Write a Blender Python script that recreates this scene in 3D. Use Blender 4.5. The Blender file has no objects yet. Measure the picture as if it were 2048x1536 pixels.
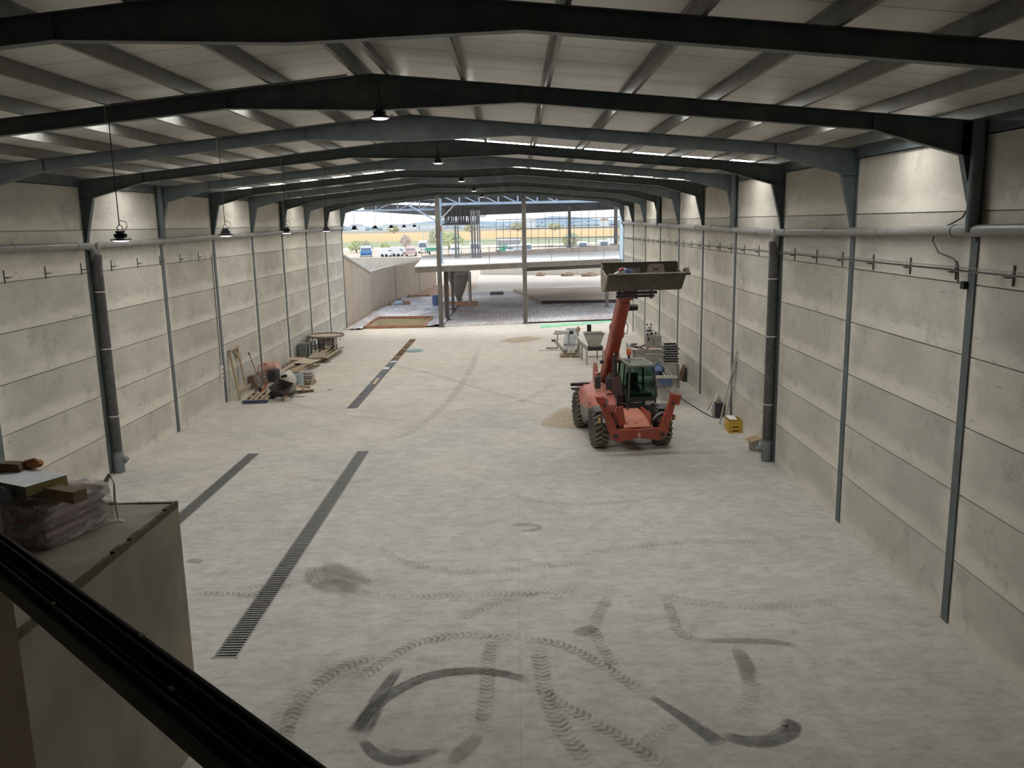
import bpy, bmesh, math, random
from mathutils import Vector, Matrix, Euler
R = math.radians
PI = math.pi
random.seed(7)
SC = bpy.context.scene
COL = SC.collection
# ---------------------------------------------------------------- constants of the place (metres)
XL, XR = -12.29, 7.56
Y0, SP = 8.986, 5.130
RX, RZ, SL = -2.25, 9.53, 0.0945
END = 61.2
def yk(k): return Y0 + SP * k
def ztop(x): return RZ - SL * abs(x - RX)

# ---------------------------------------------------------------- materials
MATS = {}
def nd(nt, t, **kw):
    n = nt.nodes.new(t)
    for k, v in kw.items():
        if k.startswith('i_'):
            n.inputs[k[2:].replace('_', ' ')].default_value = v
        else:
            setattr(n, k, v)
    return n
def mth(nt, op, a, b=None, c=None, clamp=False):
    n = nt.nodes.new('ShaderNodeMath'); n.operation = op; n.use_clamp = clamp
    for i, x in enumerate((a, b, c)):
        if x is None: continue
        if isinstance(x, (int, float)): n.inputs[i].default_value = x
        else: nt.links.new(x, n.inputs[i])
    return n.outputs[0]
def mixc(nt, f, a, b, blend='MIX'):
    n = nt.nodes.new('ShaderNodeMix'); n.data_type = 'RGBA'; n.blend_type = blend
    if isinstance(f, (int, float)): n.inputs[0].default_value = f
    else: nt.links.new(f, n.inputs[0])
    for i, x in ((6, a), (7, b)):
        if isinstance(x, tuple): n.inputs[i].default_value = (*x, 1) if len(x) == 3 else x
        else: nt.links.new(x, n.inputs[i])
    return n.outputs[2]
def noise(nt, vec, scale, detail=4, rough=0.6, stretch=None, off=0.0):
    if stretch:
        m = nt.nodes.new('ShaderNodeMapping'); m.inputs['Scale'].default_value = stretch
        m.inputs['Location'].default_value = (off, off * 1.7, off * .6)
        nt.links.new(vec, m.inputs[0]); vec = m.outputs[0]
    n = nt.nodes.new('ShaderNodeTexNoise')
    n.inputs['Scale'].default_value = scale; n.inputs['Detail'].default_value = detail
    n.inputs['Roughness'].default_value = rough
    nt.links.new(vec, n.inputs['Vector'])
    return n.outputs[0]
def ramp(nt, f, a, b):
    n = nt.nodes.new('ShaderNodeMapRange'); n.inputs[1].default_value = a; n.inputs[2].default_value = b
    n.clamp = True
    nt.links.new(f, n.inputs[0]); return n.outputs[0]
def newmat(name):
    m = bpy.data.materials.new(name); m.use_nodes = True
    nt = m.node_tree
    b = nt.nodes['Principled BSDF']
    return m, nt, b
def M(name, col, rough=0.6, metal=0.0, var=0.25, scale=6.0, stretch=None, bump=0.0, spec=0.4, dirt=None):
    """procedural paint / metal / timber: base colour broken up by object-space noise"""
    if name in MATS: return MATS[name]
    m, nt, b = newmat(name)
    tc = nd(nt, 'ShaderNodeTexCoord')
    n = noise(nt, tc.outputs['Object'], scale, 5, 0.6, stretch)
    f = ramp(nt, n, 0.3, 0.7)
    lo = tuple(max(0, c * (1 - var)) for c in col); hi = tuple(min(1, c * (1 + var)) for c in col)
    c = mixc(nt, f, lo, hi)
    if dirt:
        n2 = noise(nt, tc.outputs['Object'], scale * .35, 6, 0.7)
        c = mixc(nt, ramp(nt, n2, 0.5, 0.68), c, dirt)
    nt.links.new(c, b.inputs['Base Color'])
    b.inputs['Roughness'].default_value = rough; b.inputs['Metallic'].default_value = metal
    b.inputs['Specular IOR Level'].default_value = spec
    if bump:
        bp = nd(nt, 'ShaderNodeBump'); bp.inputs['Strength'].default_value = bump; bp.inputs['Distance'].default_value = 0.02
        nt.links.new(n, bp.inputs['Height']); nt.links.new(bp.outputs[0], b.inputs['Normal'])
    MATS[name] = m
    return m
def emit(name, col, s):
    if name in MATS: return MATS[name]
    m, nt, b = newmat(name)
    b.inputs['Base Color'].default_value = (0.8, 0.8, 0.8, 1)
    b.inputs['Emission Color'].default_value = (*col, 1); b.inputs['Emission Strength'].default_value = s
    MATS[name] = m; return m

# ---------------------------------------------------------------- mesh building
class MB:
    def __init__(s): s.v = []; s.f = []; s.uv = None; s.T = Matrix.Identity(4)
    def at(s, loc=(0, 0, 0), rot=(0, 0, 0)):
        s.T = Matrix.Translation(loc) @ Euler(rot).to_matrix().to_4x4(); return s
    def add(s, vs, fs):
        o = len(s.v)
        for p in vs: s.v.append(tuple(s.T @ Vector(p)))
        for f in fs: s.f.append(tuple(i + o for i in f))
        return s
    def box(s, c, d, rot=None):
        hx, hy, hz = d[0] / 2, d[1] / 2, d[2] / 2
        vs = [Vector((x, y, z)) for x in (-hx, hx) for y in (-hy, hy) for z in (-hz, hz)]
        if rot:
            e = Euler(rot).to_matrix(); vs = [e @ p for p in vs]
        c = Vector(c); vs = [p + c for p in vs]
        return s.add(vs, [(0, 1, 3, 2), (4, 6, 7, 5), (0, 4, 5, 1), (2, 3, 7, 6), (0, 2, 6, 4), (1, 5, 7, 3)])
    def bx(s, x0, x1, y0, y1, z0, z1):
        return s.box(((x0 + x1) / 2, (y0 + y1) / 2, (z0 + z1) / 2), (abs(x1 - x0), abs(y1 - y0), abs(z1 - z0)))
    def bar(s, p0, p1, w, h, up=(0, 0, 1)):
        p0, p1 = Vector(p0), Vector(p1); d = (p1 - p0); L = d.length; d.normalize()
        u = Vector(up); r = d.cross(u)
        if r.length < 1e-4: r = d.cross(Vector((0, 1, 0)))
        r.normalize(); u = r.cross(d)
        vs = []
        for p in (p0, p1):
            for a, b in ((-1, -1), (1, -1), (1, 1), (-1, 1)): vs.append(p + r * a * w / 2 + u * b * h / 2)
        return s.add(vs, [(0, 1, 2, 3), (7, 6, 5, 4), (0, 4, 5, 1), (1, 5, 6, 2), (2, 6, 7, 3), (3, 7, 4, 0)])
    def cyl(s, p0, p1, r0, r1=None, n=12, cap=True):
        if r1 is None: r1 = r0
        p0, p1 = Vector(p0), Vector(p1); d = (p1 - p0).normalized()
        a = d.orthogonal().normalized(); b = d.cross(a)
        vs = []
        for p, r in ((p0, r0), (p1, r1)):
            for i in range(n):
                t = 2 * PI * i / n; vs.append(p + a * math.cos(t) * r + b * math.sin(t) * r)
        fs = [(i, (i + 1) % n, n + (i + 1) % n, n + i) for i in range(n)]
        if cap: fs += [tuple(range(n - 1, -1, -1)), tuple(range(n, 2 * n))]
        return s.add(vs, fs)
    def tube(s, pts, r, n=8, closed=False):
        pts = [Vector(p) for p in pts]; N = len(pts); vs = []; fs = []
        ref = None
        for i, p in enumerate(pts):
            if closed: d = pts[(i + 1) % N] - pts[i - 1]
            else: d = pts[min(i + 1, N - 1)] - pts[max(i - 1, 0)]
            d.normalize()
            if ref is None: ref = d.orthogonal().normalized()
            ref = (ref - d * ref.dot(d)).normalized(); b = d.cross(ref)
            rr = r[i] if isinstance(r, (list, tuple)) else r
            for j in range(n):
                t = 2 * PI * j / n; vs.append(p + ref * math.cos(t) * rr + b * math.sin(t) * rr)
        for i in range(N if closed else N - 1):
            a, c = i * n, ((i + 1) % N) * n
            for j in range(n): fs.append((a + j, a + (j + 1) % n, c + (j + 1) % n, c + j))
        if not closed: fs += [tuple(range(n - 1, -1, -1)), tuple(range((N - 1) * n, N * n))]
        return s.add(vs, fs)
    def lathe(s, prof, n=20, axis='z', c=(0, 0, 0)):
        vs = []; fs = []; c = Vector(c)
        for r, z in prof:
            for i in range(n):
                t = 2 * PI * i / n; x, y = r * math.cos(t), r * math.sin(t)
                p = {'z': (x, y, z), 'x': (z, x, y), 'y': (x, z, y)}[axis]; vs.append(c + Vector(p))
        for k in range(len(prof) - 1):
            for i in range(n): fs.append((k * n + i, k * n + (i + 1) % n, (k + 1) * n + (i + 1) % n, (k + 1) * n + i))
        if prof[0][0] > 1e-5: fs.append(tuple(range(n - 1, -1, -1)))
        if prof[-1][0] > 1e-5: fs.append(tuple(range((len(prof) - 1) * n, len(prof) * n)))
        return s.add(vs, fs)
    def prism(s, poly, a0, a1, axis='y'):
        """polygon in the two other axes, extruded along axis from a0 to a1"""
        n = len(poly); vs = []
        for a in (a0, a1):
            for p, q in poly:
                vs.append({'y': (p, a, q), 'x': (a, p, q), 'z': (p, q, a)}[axis])
        fs = [(i, (i + 1) % n, n + (i + 1) % n, n + i) for i in range(n)] + [tuple(range(n - 1, -1, -1)), tuple(range(n, 2 * n))]
        return s.add(vs, fs)
    def loft(s, rings, cap=True):
        n = len(rings[0]); vs = [p for r in rings for p in r]; fs = []
        for k in range(len(rings) - 1):
            for i in range(n): fs.append((k * n + i, k * n + (i + 1) % n, (k + 1) * n + (i + 1) % n, (k + 1) * n + i))
        if cap: fs += [tuple(range(n - 1, -1, -1)), tuple(range((len(rings) - 1) * n, len(rings) * n))]
        return s.add(vs, fs)
    def blob(s, c, r, seed=0, amp=.12, n=12, m=9, flat=0.0):
        rnd = random.Random(seed); ph = [rnd.uniform(0, 6.3) for _ in range(8)]
        vs = []; fs = []
        for k in range(m + 1):
            th = PI * k / m
            for i in range(n):
                t = 2 * PI * i / n
                w = 1 + amp * (math.sin(3 * t + ph[0] + 2 * th) + .7 * math.sin(5 * t + ph[1] - 3 * th) + .6 * math.sin(4 * th + ph[2] + t))
                z = math.cos(th) * w
                if flat and z < -flat: z = -flat
                vs.append((c[0] + r[0] * math.sin(th) * math.cos(t) * w, c[1] + r[1] * math.sin(th) * math.sin(t) * w, c[2] + r[2] * z))
        for k in range(m):
            for i in range(n): fs.append((k * n + i, k * n + (i + 1) % n, (k + 1) * n + (i + 1) % n, (k + 1) * n + i))
        return s.add(vs, fs)
    def build(s, name, mat, parent=None, smooth=False, bevel=0.0, loc=None, rot=None, seg=2):
        me = bpy.data.meshes.new(name); me.from_pydata(s.v, [], s.f)
        bm = bmesh.new(); bm.from_mesh(me)
        bmesh.ops.remove_doubles(bm, verts=bm.verts, dist=1e-5)
        bmesh.ops.recalc_face_normals(bm, faces=bm.faces)
        bm.to_mesh(me); bm.free()
        o = bpy.data.objects.new(name, me); COL.objects.link(o)
        if mat: me.materials.append(mat)
        if smooth:
            me.shade_smooth()
            try: me.set_sharp_from_angle(angle=R(38))
            except Exception: pass
        if bevel:
            b = o.modifiers.new('edge', 'BEVEL'); b.width = bevel; b.segments = seg; b.limit_method = 'ANGLE'; b.angle_limit = R(40)
        if parent: o.parent = parent
        if loc: o.location = loc
        if rot: o.rotation_euler = rot
        return o
def tag(o, label, cat, group=None, kind=None):
    o['label'] = label; o['category'] = cat
    if group: o['group'] = group
    if kind: o['kind'] = kind
    return o
def thing(name, label, cat, loc=(0, 0, 0), rz=0.0, group=None, rot=None):
    o = bpy.data.objects.new(name, None); COL.objects.link(o)
    o.location = loc; o.rotation_euler = rot or (0, 0, rz); o.empty_display_size = .2
    return tag(o, label, cat, group)
def struct(o, label=None, cat=None):
    o['kind'] = 'structure'
    if label: o['label'] = label
    if cat: o['category'] = cat
    return o
def dup(o, loc=None, rz=None, label=None, group=None, parent=None):
    c = o.copy(); COL.objects.link(c)
    if parent: c.parent = parent
    if loc is not None: c.location = loc
    if rz is not None: c.rotation_euler = (0, 0, rz)
    if label: c['label'] = label
    if group: c['group'] = group
    for ch in list(o.children): dup(ch, parent=c)
    return c
ORD = ['first', 'second', 'third', 'fourth', 'fifth', 'sixth', 'seventh', 'eighth', 'ninth', 'tenth', 'eleventh', 'twelfth']

# ---------------------------------------------------------------- camera (fitted to the photograph's perspective)
cam_d = bpy.data.cameras.new('camera'); cam = bpy.data.objects.new('camera', cam_d); COL.objects.link(cam)
SC.camera = cam
cam_d.sensor_fit = 'HORIZONTAL'; cam_d.sensor_width = 36.0
cam_d.lens = 1688.97 / 2048 * 36.0
cam_d.clip_start = 0.05; cam_d.clip_end = 9000
r_ = Vector((0.99979589, 0.00466785, -0.0196569)); u_ = Vector((0.01843871, 0.1868714, 0.98221133)); w_ = Vector((-0.00825813, 0.98237329, -0.18674719))
cam.matrix_world = Matrix(((r_.x, u_.x, -w_.x, 0), (r_.y, u_.y, -w_.y, 0), (r_.z, u_.z, -w_.z, 7.15), (0, 0, 0, 1)))
# ================================================================= the hall: walls, floor, roof
def wall_mat():
    m, nt, b = newmat('precast_concrete')
    tc = nd(nt, 'ShaderNodeTexCoord'); P = tc.outputs['Object']
    sx = nd(nt, 'ShaderNodeSeparateXYZ'); nt.links.new(P, sx.inputs[0])
    y, z = sx.outputs[1], sx.outputs[2]
    zf = mth(nt, 'MULTIPLY', z, 1 / 1.2); row = mth(nt, 'FLOOR', zf); fz = mth(nt, 'FRACT', zf)
    yf = mth(nt, 'DIVIDE', mth(nt, 'SUBTRACT', y, Y0), SP); bay = mth(nt, 'FLOOR', yf); fy = mth(nt, 'FRACT', yf)
    cv = nd(nt, 'ShaderNodeCombineXYZ'); nt.links.new(row, cv.inputs[0]); nt.links.new(bay, cv.inputs[1])
    nt.links.new(mth(nt, 'SIGN', sx.outputs[0]), cv.inputs[2])
    wn = nd(nt, 'ShaderNodeTexWhiteNoise'); wn.noise_dimensions = '3D'; nt.links.new(cv.outputs[0], wn.inputs[0])
    off = nd(nt, 'ShaderNodeVectorMath', operation='SCALE'); nt.links.new(cv.outputs[0], off.inputs[0]); off.inputs['Scale'].default_value = 13.7
    pv = nd(nt, 'ShaderNodeVectorMath', operation='ADD'); nt.links.new(P, pv.inputs[0]); nt.links.new(off.outputs[0], pv.inputs[1]); V = pv.outputs[0]
    big = noise(nt, V, 0.55, 5, .6, (1, 1, 1.6)); fine = noise(nt, V, 9, 5, .7); mid = noise(nt, V, 2.2, 5, .62, (1, .6, 1.5))
    c = mixc(nt, ramp(nt, big, .3, .72), (0.440, 0.420, 0.372), (0.640, 0.618, 0.560))
    c = mixc(nt, mth(nt, 'MULTIPLY', ramp(nt, fine, .35, .75), .22), c, (0.78, 0.75, 0.69))
    # damp-looking centre, paler dry rim along the foot and the ends of every panel
    wob = mth(nt, 'MULTIPLY', mth(nt, 'SUBTRACT', mid, .5), .55)
    rim = ramp(nt, mth(nt, 'ADD', fz, wob), .34, .14)
    ez = mth(nt, 'ABSOLUTE', mth(nt, 'SUBTRACT', fy, .5))
    rim2 = ramp(nt, mth(nt, 'ADD', ez, mth(nt, 'MULTIPLY', wob, .3)), .40, .47)
    c = mixc(nt, mth(nt, 'MULTIPLY', mth(nt, 'MAXIMUM', rim, rim2), .62), c, (0.80, 0.775, 0.705))
    # thin wavy dark run marks and pits
    st = noise(nt, V, 3.0, 6, .72, (.6, .55, 4.5), 3.1)
    c = mixc(nt, mth(nt, 'MULTIPLY', ramp(nt, st, .61, .70), .60), c, (0.19, 0.185, 0.15))
    st2 = noise(nt, V, 1.1, 6, .68, (1, 1.1, 1), 9.0)
    c = mixc(nt, mth(nt, 'MULTIPLY', ramp(nt, st2, .57, .66), .36), c, (0.29, 0.28, 0.235))
    tint = mixc(nt, wn.outputs[0], (0.90, 0.90, 0.885), (1.06, 1.045, 1.01))
    c = mixc(nt, 1.0, c, tint, 'MULTIPLY')
    nt.links.new(c, b.inputs['Base Color']); b.inputs['Roughness'].default_value = .82; b.inputs['Specular IOR Level'].default_value = .25
    bp = nd(nt, 'ShaderNodeBump'); bp.inputs['Strength'].default_value = .18; bp.inputs['Distance'].default_value = .01
    nt.links.new(fine, bp.inputs['Height']); nt.links.new(bp.outputs[0], b.inputs['Normal'])
    return m
WALL = wall_mat()
def make_wall(name, x, sgn):
    mb = MB(); g = .012
    for k in range(-3, 10):
        ya, yb = yk(k), yk(k + 1)
        if k == -3: ya = -2.0
        if ya < -2: ya = -2.0
        if k == 9: yb = 60.35
        if yb <= ya: continue
        for n in range(7):
            z0, z1 = n * 1.2, (n + 1) * 1.2
            mb.bx(x, x + sgn * .2, ya + .015, yb - .015, z0 + (g if n else 0), z1 - g)
    mb.bx(x + sgn * .05, x + sgn * .2, -2.0, 60.3, 0, 8.38)
    return struct(mb.build(name, WALL, bevel=0))
make_wall('wall_left', XL, -1); make_wall('wall_right', XR, 1)
mb = MB(); mb.bx(XL - .2, XR + .2, -2.2, -2.0, 0, 9.9); struct(mb.build('wall_back', WALL))

def floor_mat():
    m, nt, b = newmat('dusty_concrete_floor')
    tc = nd(nt, 'ShaderNodeTexCoord'); P = tc.outputs['Object']
    sx = nd(nt, 'ShaderNodeSeparateXYZ'); nt.links.new(P, sx.inputs[0]); x, y = sx.outputs[0], sx.outputs[1]
    big = noise(nt, P, .28, 5, .6); mid = noise(nt, P, 1.3, 6, .65); fine = noise(nt, P, 7, 6, .75); streak = noise(nt, P, 2.4, 6, .72, (.8, 1.2, 1))
    wvec = nd(nt, 'ShaderNodeVectorMath', operation='MULTIPLY_ADD'); nt.links.new(nd(nt, 'ShaderNodeTexNoise', i_Scale=.6, i_Detail=3.0).outputs[1], wvec.inputs[0]); wvec.inputs[1].default_value = (3.5, 3.5, 0); nt.links.new(P, wvec.inputs[2])
    scuff = noise(nt, wvec.outputs[0], 3.4, 6, .74, (.9, 2.0, 1))
    c = mixc(nt, ramp(nt, big, .3, .7), (0.455, 0.442, 0.412), (0.570, 0.548, 0.500))
    c = mixc(nt, mth(nt, 'MULTIPLY', ramp(nt, mid, .40, .66), .55), c, (0.68, 0.655, 0.60))
    c = mixc(nt, mth(nt, 'MULTIPLY', ramp(nt, streak, .46, .68), .50), c, (0.335, 0.325, 0.30))
    c = mixc(nt, mth(nt, 'MULTIPLY', ramp(nt, scuff, .50, .64), .42), c, (0.27, 0.26, 0.23))
    c = mixc(nt, mth(nt, 'MULTIPLY', ramp(nt, scuff, .42, .30), .30), c, (0.72, 0.68, 0.61))
    c = mixc(nt, mth(nt, 'MULTIPLY', ramp(nt, fine, .48, .75), .35), c, (0.30, 0.285, 0.25))
    # pale sandy dust swept in from the open end, thinning out towards the middle of the hall
    d = mth(nt, 'ADD', y, mth(nt, 'MULTIPLY', mth(nt, 'SUBTRACT', big, .5), 34))
    d = mth(nt, 'ADD', d, mth(nt, 'MULTIPLY', x, -.45))
    dust = mth(nt, 'MULTIPLY', ramp(nt, d, 26, 46), .72)
    dc = mixc(nt, ramp(nt, mid, .35, .65), (0.62, 0.545, 0.45), (0.715, 0.655, 0.565))
    c = mixc(nt, dust, c, dc)
    # straight saw-cut joints
    for ax, vals in ((x, (-.07,)), (y, (14.25, 24.6, 34.9))):
        for v in vals:
            ln = ramp(nt, mth(nt, 'ABSOLUTE', mth(nt, 'SUBTRACT', ax, v)), .010, .004)
            c = mixc(nt, mth(nt, 'MULTIPLY', ln, .38), c, (0.25, 0.235, 0.2))
    nt.links.new(c, b.inputs['Base Color']); b.inputs['Roughness'].default_value = .7; b.inputs['Specular IOR Level'].default_value = .3
    bp = nd(nt, 'ShaderNodeBump'); bp.inputs['Strength'].default_value = .12; bp.inputs['Distance'].default_value = .01
    nt.links.new(fine, bp.inputs['Height']); nt.links.new(bp.outputs[0], b.inputs['Normal'])
    return m
FLOORM = floor_mat()
# floor slab with real slots for the drains and the far trench
holes = [(-5.30, -4.86, 13.16, 26.46), (-8.82, -8.42, 17.0, 26.40), (-6.93, -6.50, 33.0, 53.7)]
mb = MB()
xs = [XL]; 
for h in sorted(holes): xs += [h[0], h[1]]
xs.append(XR)
for i in range(len(xs) - 1):
    xa, xb = xs[i], xs[i + 1]
    if i % 2 == 0: mb.add([(xa, -2, 0), (xb, -2, 0), (xb, 58.9 + (xb - XL) * .16, 0), (xa, 58.9 + (xa - XL) * .16, 0)], [(0, 1, 2, 3)])
    else:
        h = sorted(holes)[i // 2]
        mb.add([(xa, -2, 0), (xb, -2, 0), (xb, h[2], 0), (xa, h[2], 0)], [(0, 1, 2, 3)])
        mb.add([(xa, h[3], 0), (xb, h[3], 0), (xb, 58.9 + (xb - XL) * .16, 0), (xa, 58.9 + (xa - XL) * .16, 0)], [(0, 1, 2, 3)])
        d = -.35
        mb.add([(xa, h[2], d), (xb, h[2], d), (xb, h[3], d), (xa, h[3], d), (xa, h[2], 0), (xb, h[2], 0), (xb, h[3], 0), (xa, h[3], 0)],
               [(0, 1, 2, 3), (0, 3, 7, 4), (1, 5, 6, 2), (0, 4, 5, 1), (3, 2, 6, 7)])
floor = struct(mb.build('floor', FLOORM))

def roof_mat():
    m, nt, b = newmat('roof_sheet_underside')
    tc = nd(nt, 'ShaderNodeTexCoord'); P = tc.outputs['Object']
    sx = nd(nt, 'ShaderNodeSeparateXYZ'); nt.links.new(P, sx.inputs[0]); y = sx.outputs[1]
    fy = mth(nt, 'FRACT', mth(nt, 'SUBTRACT', y, .35))
    ln = ramp(nt, mth(nt, 'ABSOLUTE', mth(nt, 'SUBTRACT', fy, .5)), .022, .010)
    n = noise(nt, P, 1.2, 4, .6, (.5, 1, 1))
    c = mixc(nt, ramp(nt, n, .3, .7), (0.62, 0.60, 0.55), (0.72, 0.69, 0.64))
    ln2 = ramp(nt, mth(nt, 'ABSOLUTE', mth(nt, 'SUBTRACT', mth(nt, 'FRACT', mth(nt, 'MULTIPLY', fy, 4)), .5)), .06, .02)
    c = mixc(nt, mth(nt, 'MULTIPLY', ln2, .12), c, (0.25, 0.24, 0.22))
    c = mixc(nt, mth(nt, 'MULTIPLY', ln, .75), c, (0.12, 0.11, 0.10))
    nt.links.new(c, b.inputs['Base Color']); b.inputs['Roughness'].default_value = .30; b.inputs['Specular IOR Level'].default_value = .5
    return m
ROOF = roof_mat()
SKY_L = 11.5
PANE = emit('daylit_translucent_sheet', (1.0, 0.985, 0.955), SKY_L)
stripsL = [(yk(k) + 2.0, yk(k) + 2.78) for k in (1, 3, 5, 7, 9)]
stripsR = [(yk(k) + 1.75, yk(k) + 2.65) for k in (1, 3, 5, 7, 9)]
PH = .2
def slope_quad(mb, x0, x1, ya, yb, up=.0, t=.08):
    za, zb = ztop(x0) + PH + up, ztop(x1) + PH + up
    mb.prism([(x0, za), (x1, zb), (x1, zb + t), (x0, za + t)], ya, yb, 'y')
mb = MB(); wi = 0; panes = []
for strips, xa, xb, pa, pb in ((stripsL, XL - .3, RX, XL + .35, RX - .3), (stripsR, RX, XR + .3, RX + .3, XR - .35)):
    ya = -2.0
    for a, bb in strips:
        if bb > END: bb = END - .05
        slope_quad(mb, xa, xb, ya, a)
        slope_quad(mb, xa, pa, a, bb); slope_quad(mb, pb, xb, a, bb)
        panes.append((pa, pb, a, bb)); ya = bb
    slope_quad(mb, xa, xb, ya, END)
ceiling = struct(mb.build('ceiling', ROOF))
for x0, x1, a, bb in panes:
    wi += 1
    mb = MB(); slope_quad(mb, x0, x1, a, bb, .03, .02)
    struct(mb.build('window_%d' % wi, PANE))

# ---------------------------------------------------------------- steel portal frames
STEEL = M('painted_steel', (0.098, 0.122, 0.126), .5, .0, .18, 3.0, dirt=(0.16, 0.17, 0.165))
GALV = M('galvanised_steel', (0.235, 0.232, 0.215), .45, .35, .15, 5)
def plate(mb, p0, p1, wy, t, yc=0):
    mb.bar((p0[0], yc, p0[1]), (p1[0], yc, p1[1]), wy, t, up=(0, 0, 1))
def rafter(s):
    xe = XR - .03 if s > 0 else XL + .03
    def X(d): return RX + s * d
    D = abs(xe - RX)
    dk = abs(5.75 - RX) if s > 0 else D - 1.81          # haunch starts
    dh = D - .33
    top = [(X(0), RZ), (xe, ztop(xe))]
    bot = [(X(0), 8.975), (X(2.35), ztop(X(2.35)) - .26), (X(dk), ztop(X(dk)) - .26), (X(dh), 8.09)]
    mb = MB()
    poly = [top[0], top[1], (xe, 8.05), bot[3], bot[2], bot[1], bot[0]]
    mb.prism(poly, -.006, .006, 'y')
    plate(mb, (top[0][0], RZ - .008), (top[1][0], top[1][1] - .008), .15, .014)
    for a, c in zip(bot[:-1], bot[1:]): plate(mb, a, c, .15, .014)
    for d in (2.35, dk):
        x = X(d); mb.bx(x - .008, x + .008, -.075, .075, ztop(x) - .26, ztop(x))
    # seam where the haunch web is welded below the rafter
    mb.bar((X(dk), 0, ztop(X(dk)) - .26), (xe, 0, ztop(xe) - .27), .022, .012)
    mb.bar((X(0), 0, RZ - .26), (X(2.35), 0, ztop(X(2.35)) - .26), .022, .012)
    return mb
def column(s):
    xw = XR if s > 0 else XL
    mb = MB()
    xo = xw - s * .03
    x_in, x_mid = xw - s * .36, xw - s * .13
    mb.bx(xw - s * .03, xw - s * .002, -.11, .11, 0.02, 8.5)
    zt = ztop(xw)
    mb.prism([(xo, 6.7), (x_mid, 7.18), (x_in, 8.09), (x_in, ztop(x_in) - .02), (xo, zt - .02)], -.006, .006, 'y')
    mb.bar((x_in, 0, 8.09), (x_mid, 0, 7.18), .15, .014, up=(0, 1, 0)) if False else None
    for a, c in (((x_in, 8.09), (x_mid, 7.18)), ((x_mid, 7.18), (xo, 6.7))):
        mb.bar((a[0], 0, a[1]), (c[0], 0, c[1]), .15, .016, up=(s, 0, 0))
    mb.bx(xo - s * .002, xo - s * .33, -.075, .075, 8.05, 8.065)
    return mb
proto = thing('steel_portal_frame', 'x', 'steel frame', (0, yk(0), 0), group='steel portal frames spanning the hall')
rafter(1).build('rafter', STEEL, proto); rafter(-1).build('rafter', STEEL, proto)
column(1).build('column', STEEL, proto); column(-1).build('column', STEEL, proto)
for k in range(0, 11):
    lab = ('%s dark steel portal frame, counting away from the camera' % ORD[k]) if k < 10 else 'last dark steel portal frame, at the open end of the hall'
    if k == 0: proto['label'] = 'nearest dark steel portal frame, across the top of the picture'
    else: dup(proto, (0, yk(k) if k < 10 else 60.25, 0), label=lab)

# purlins (cold-rolled Z sections running the length of the hall)
def purlin_mb(s):
    mb = MB(); L = END - .1 + 1.9
    mb.bx(-.0015, .0015, 0, L, 0.0, PH); mb.bx(0, s * .06, 0, L, 0.0, .003); mb.bx(-s * .06, 0, 0, L, PH - .003, PH)
    for k in range(0, 11):      # cleats with bolts over every frame
        yy = yk(k) + 1.9
        mb.bx(s * .002, s * .008, yy - .05, yy + .05, 0.0, .16)
        for dz in (.05, .12): mb.cyl((s * .008, yy, dz), (s * .022, yy, dz), .011, n=6)
    return mb
pl = [-2.46 - 1.335 * i for i in range(8)]; pr = [-2.03] + [-.83 + 1.352 * i for i in range(7)]
for side, xsx, s in (('left', pl, -1), ('right', pr, 1)):
    p0 = None
    for i, x in enumerate(xsx):
        lab = 'grey steel roof purlin on the %s slope, %s from the ridge' % (side, ORD[i])
        if p0 is None:
            p0 = purlin_mb(s).build('roof_purlin', GALV, loc=(x, -1.9, ztop(x))); tag(p0, lab, 'purlin', 'roof purlins')
        else: dup(p0, (x, -1.9, ztop(x)), label=lab)
for side, s, xw in (('left', -1, XL), ('right', 1, XR)):
    mb = MB(); x = xw - s * .06
    mb.bx(x, x + s * .055, -1.9, 60.2, 8.385, 8.40); mb.bx(x, x + s * .01, -1.9, 60.2, 8.385, ztop(xw) + .12); mb.bx(x, x + s * .055, -1.9, 60.2, ztop(xw) + .1, ztop(xw) + .115)
    tag(mb.build('eaves_beam', STEEL), 'long dark eaves beam along the top of the %s wall' % side, 'beam')
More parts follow.
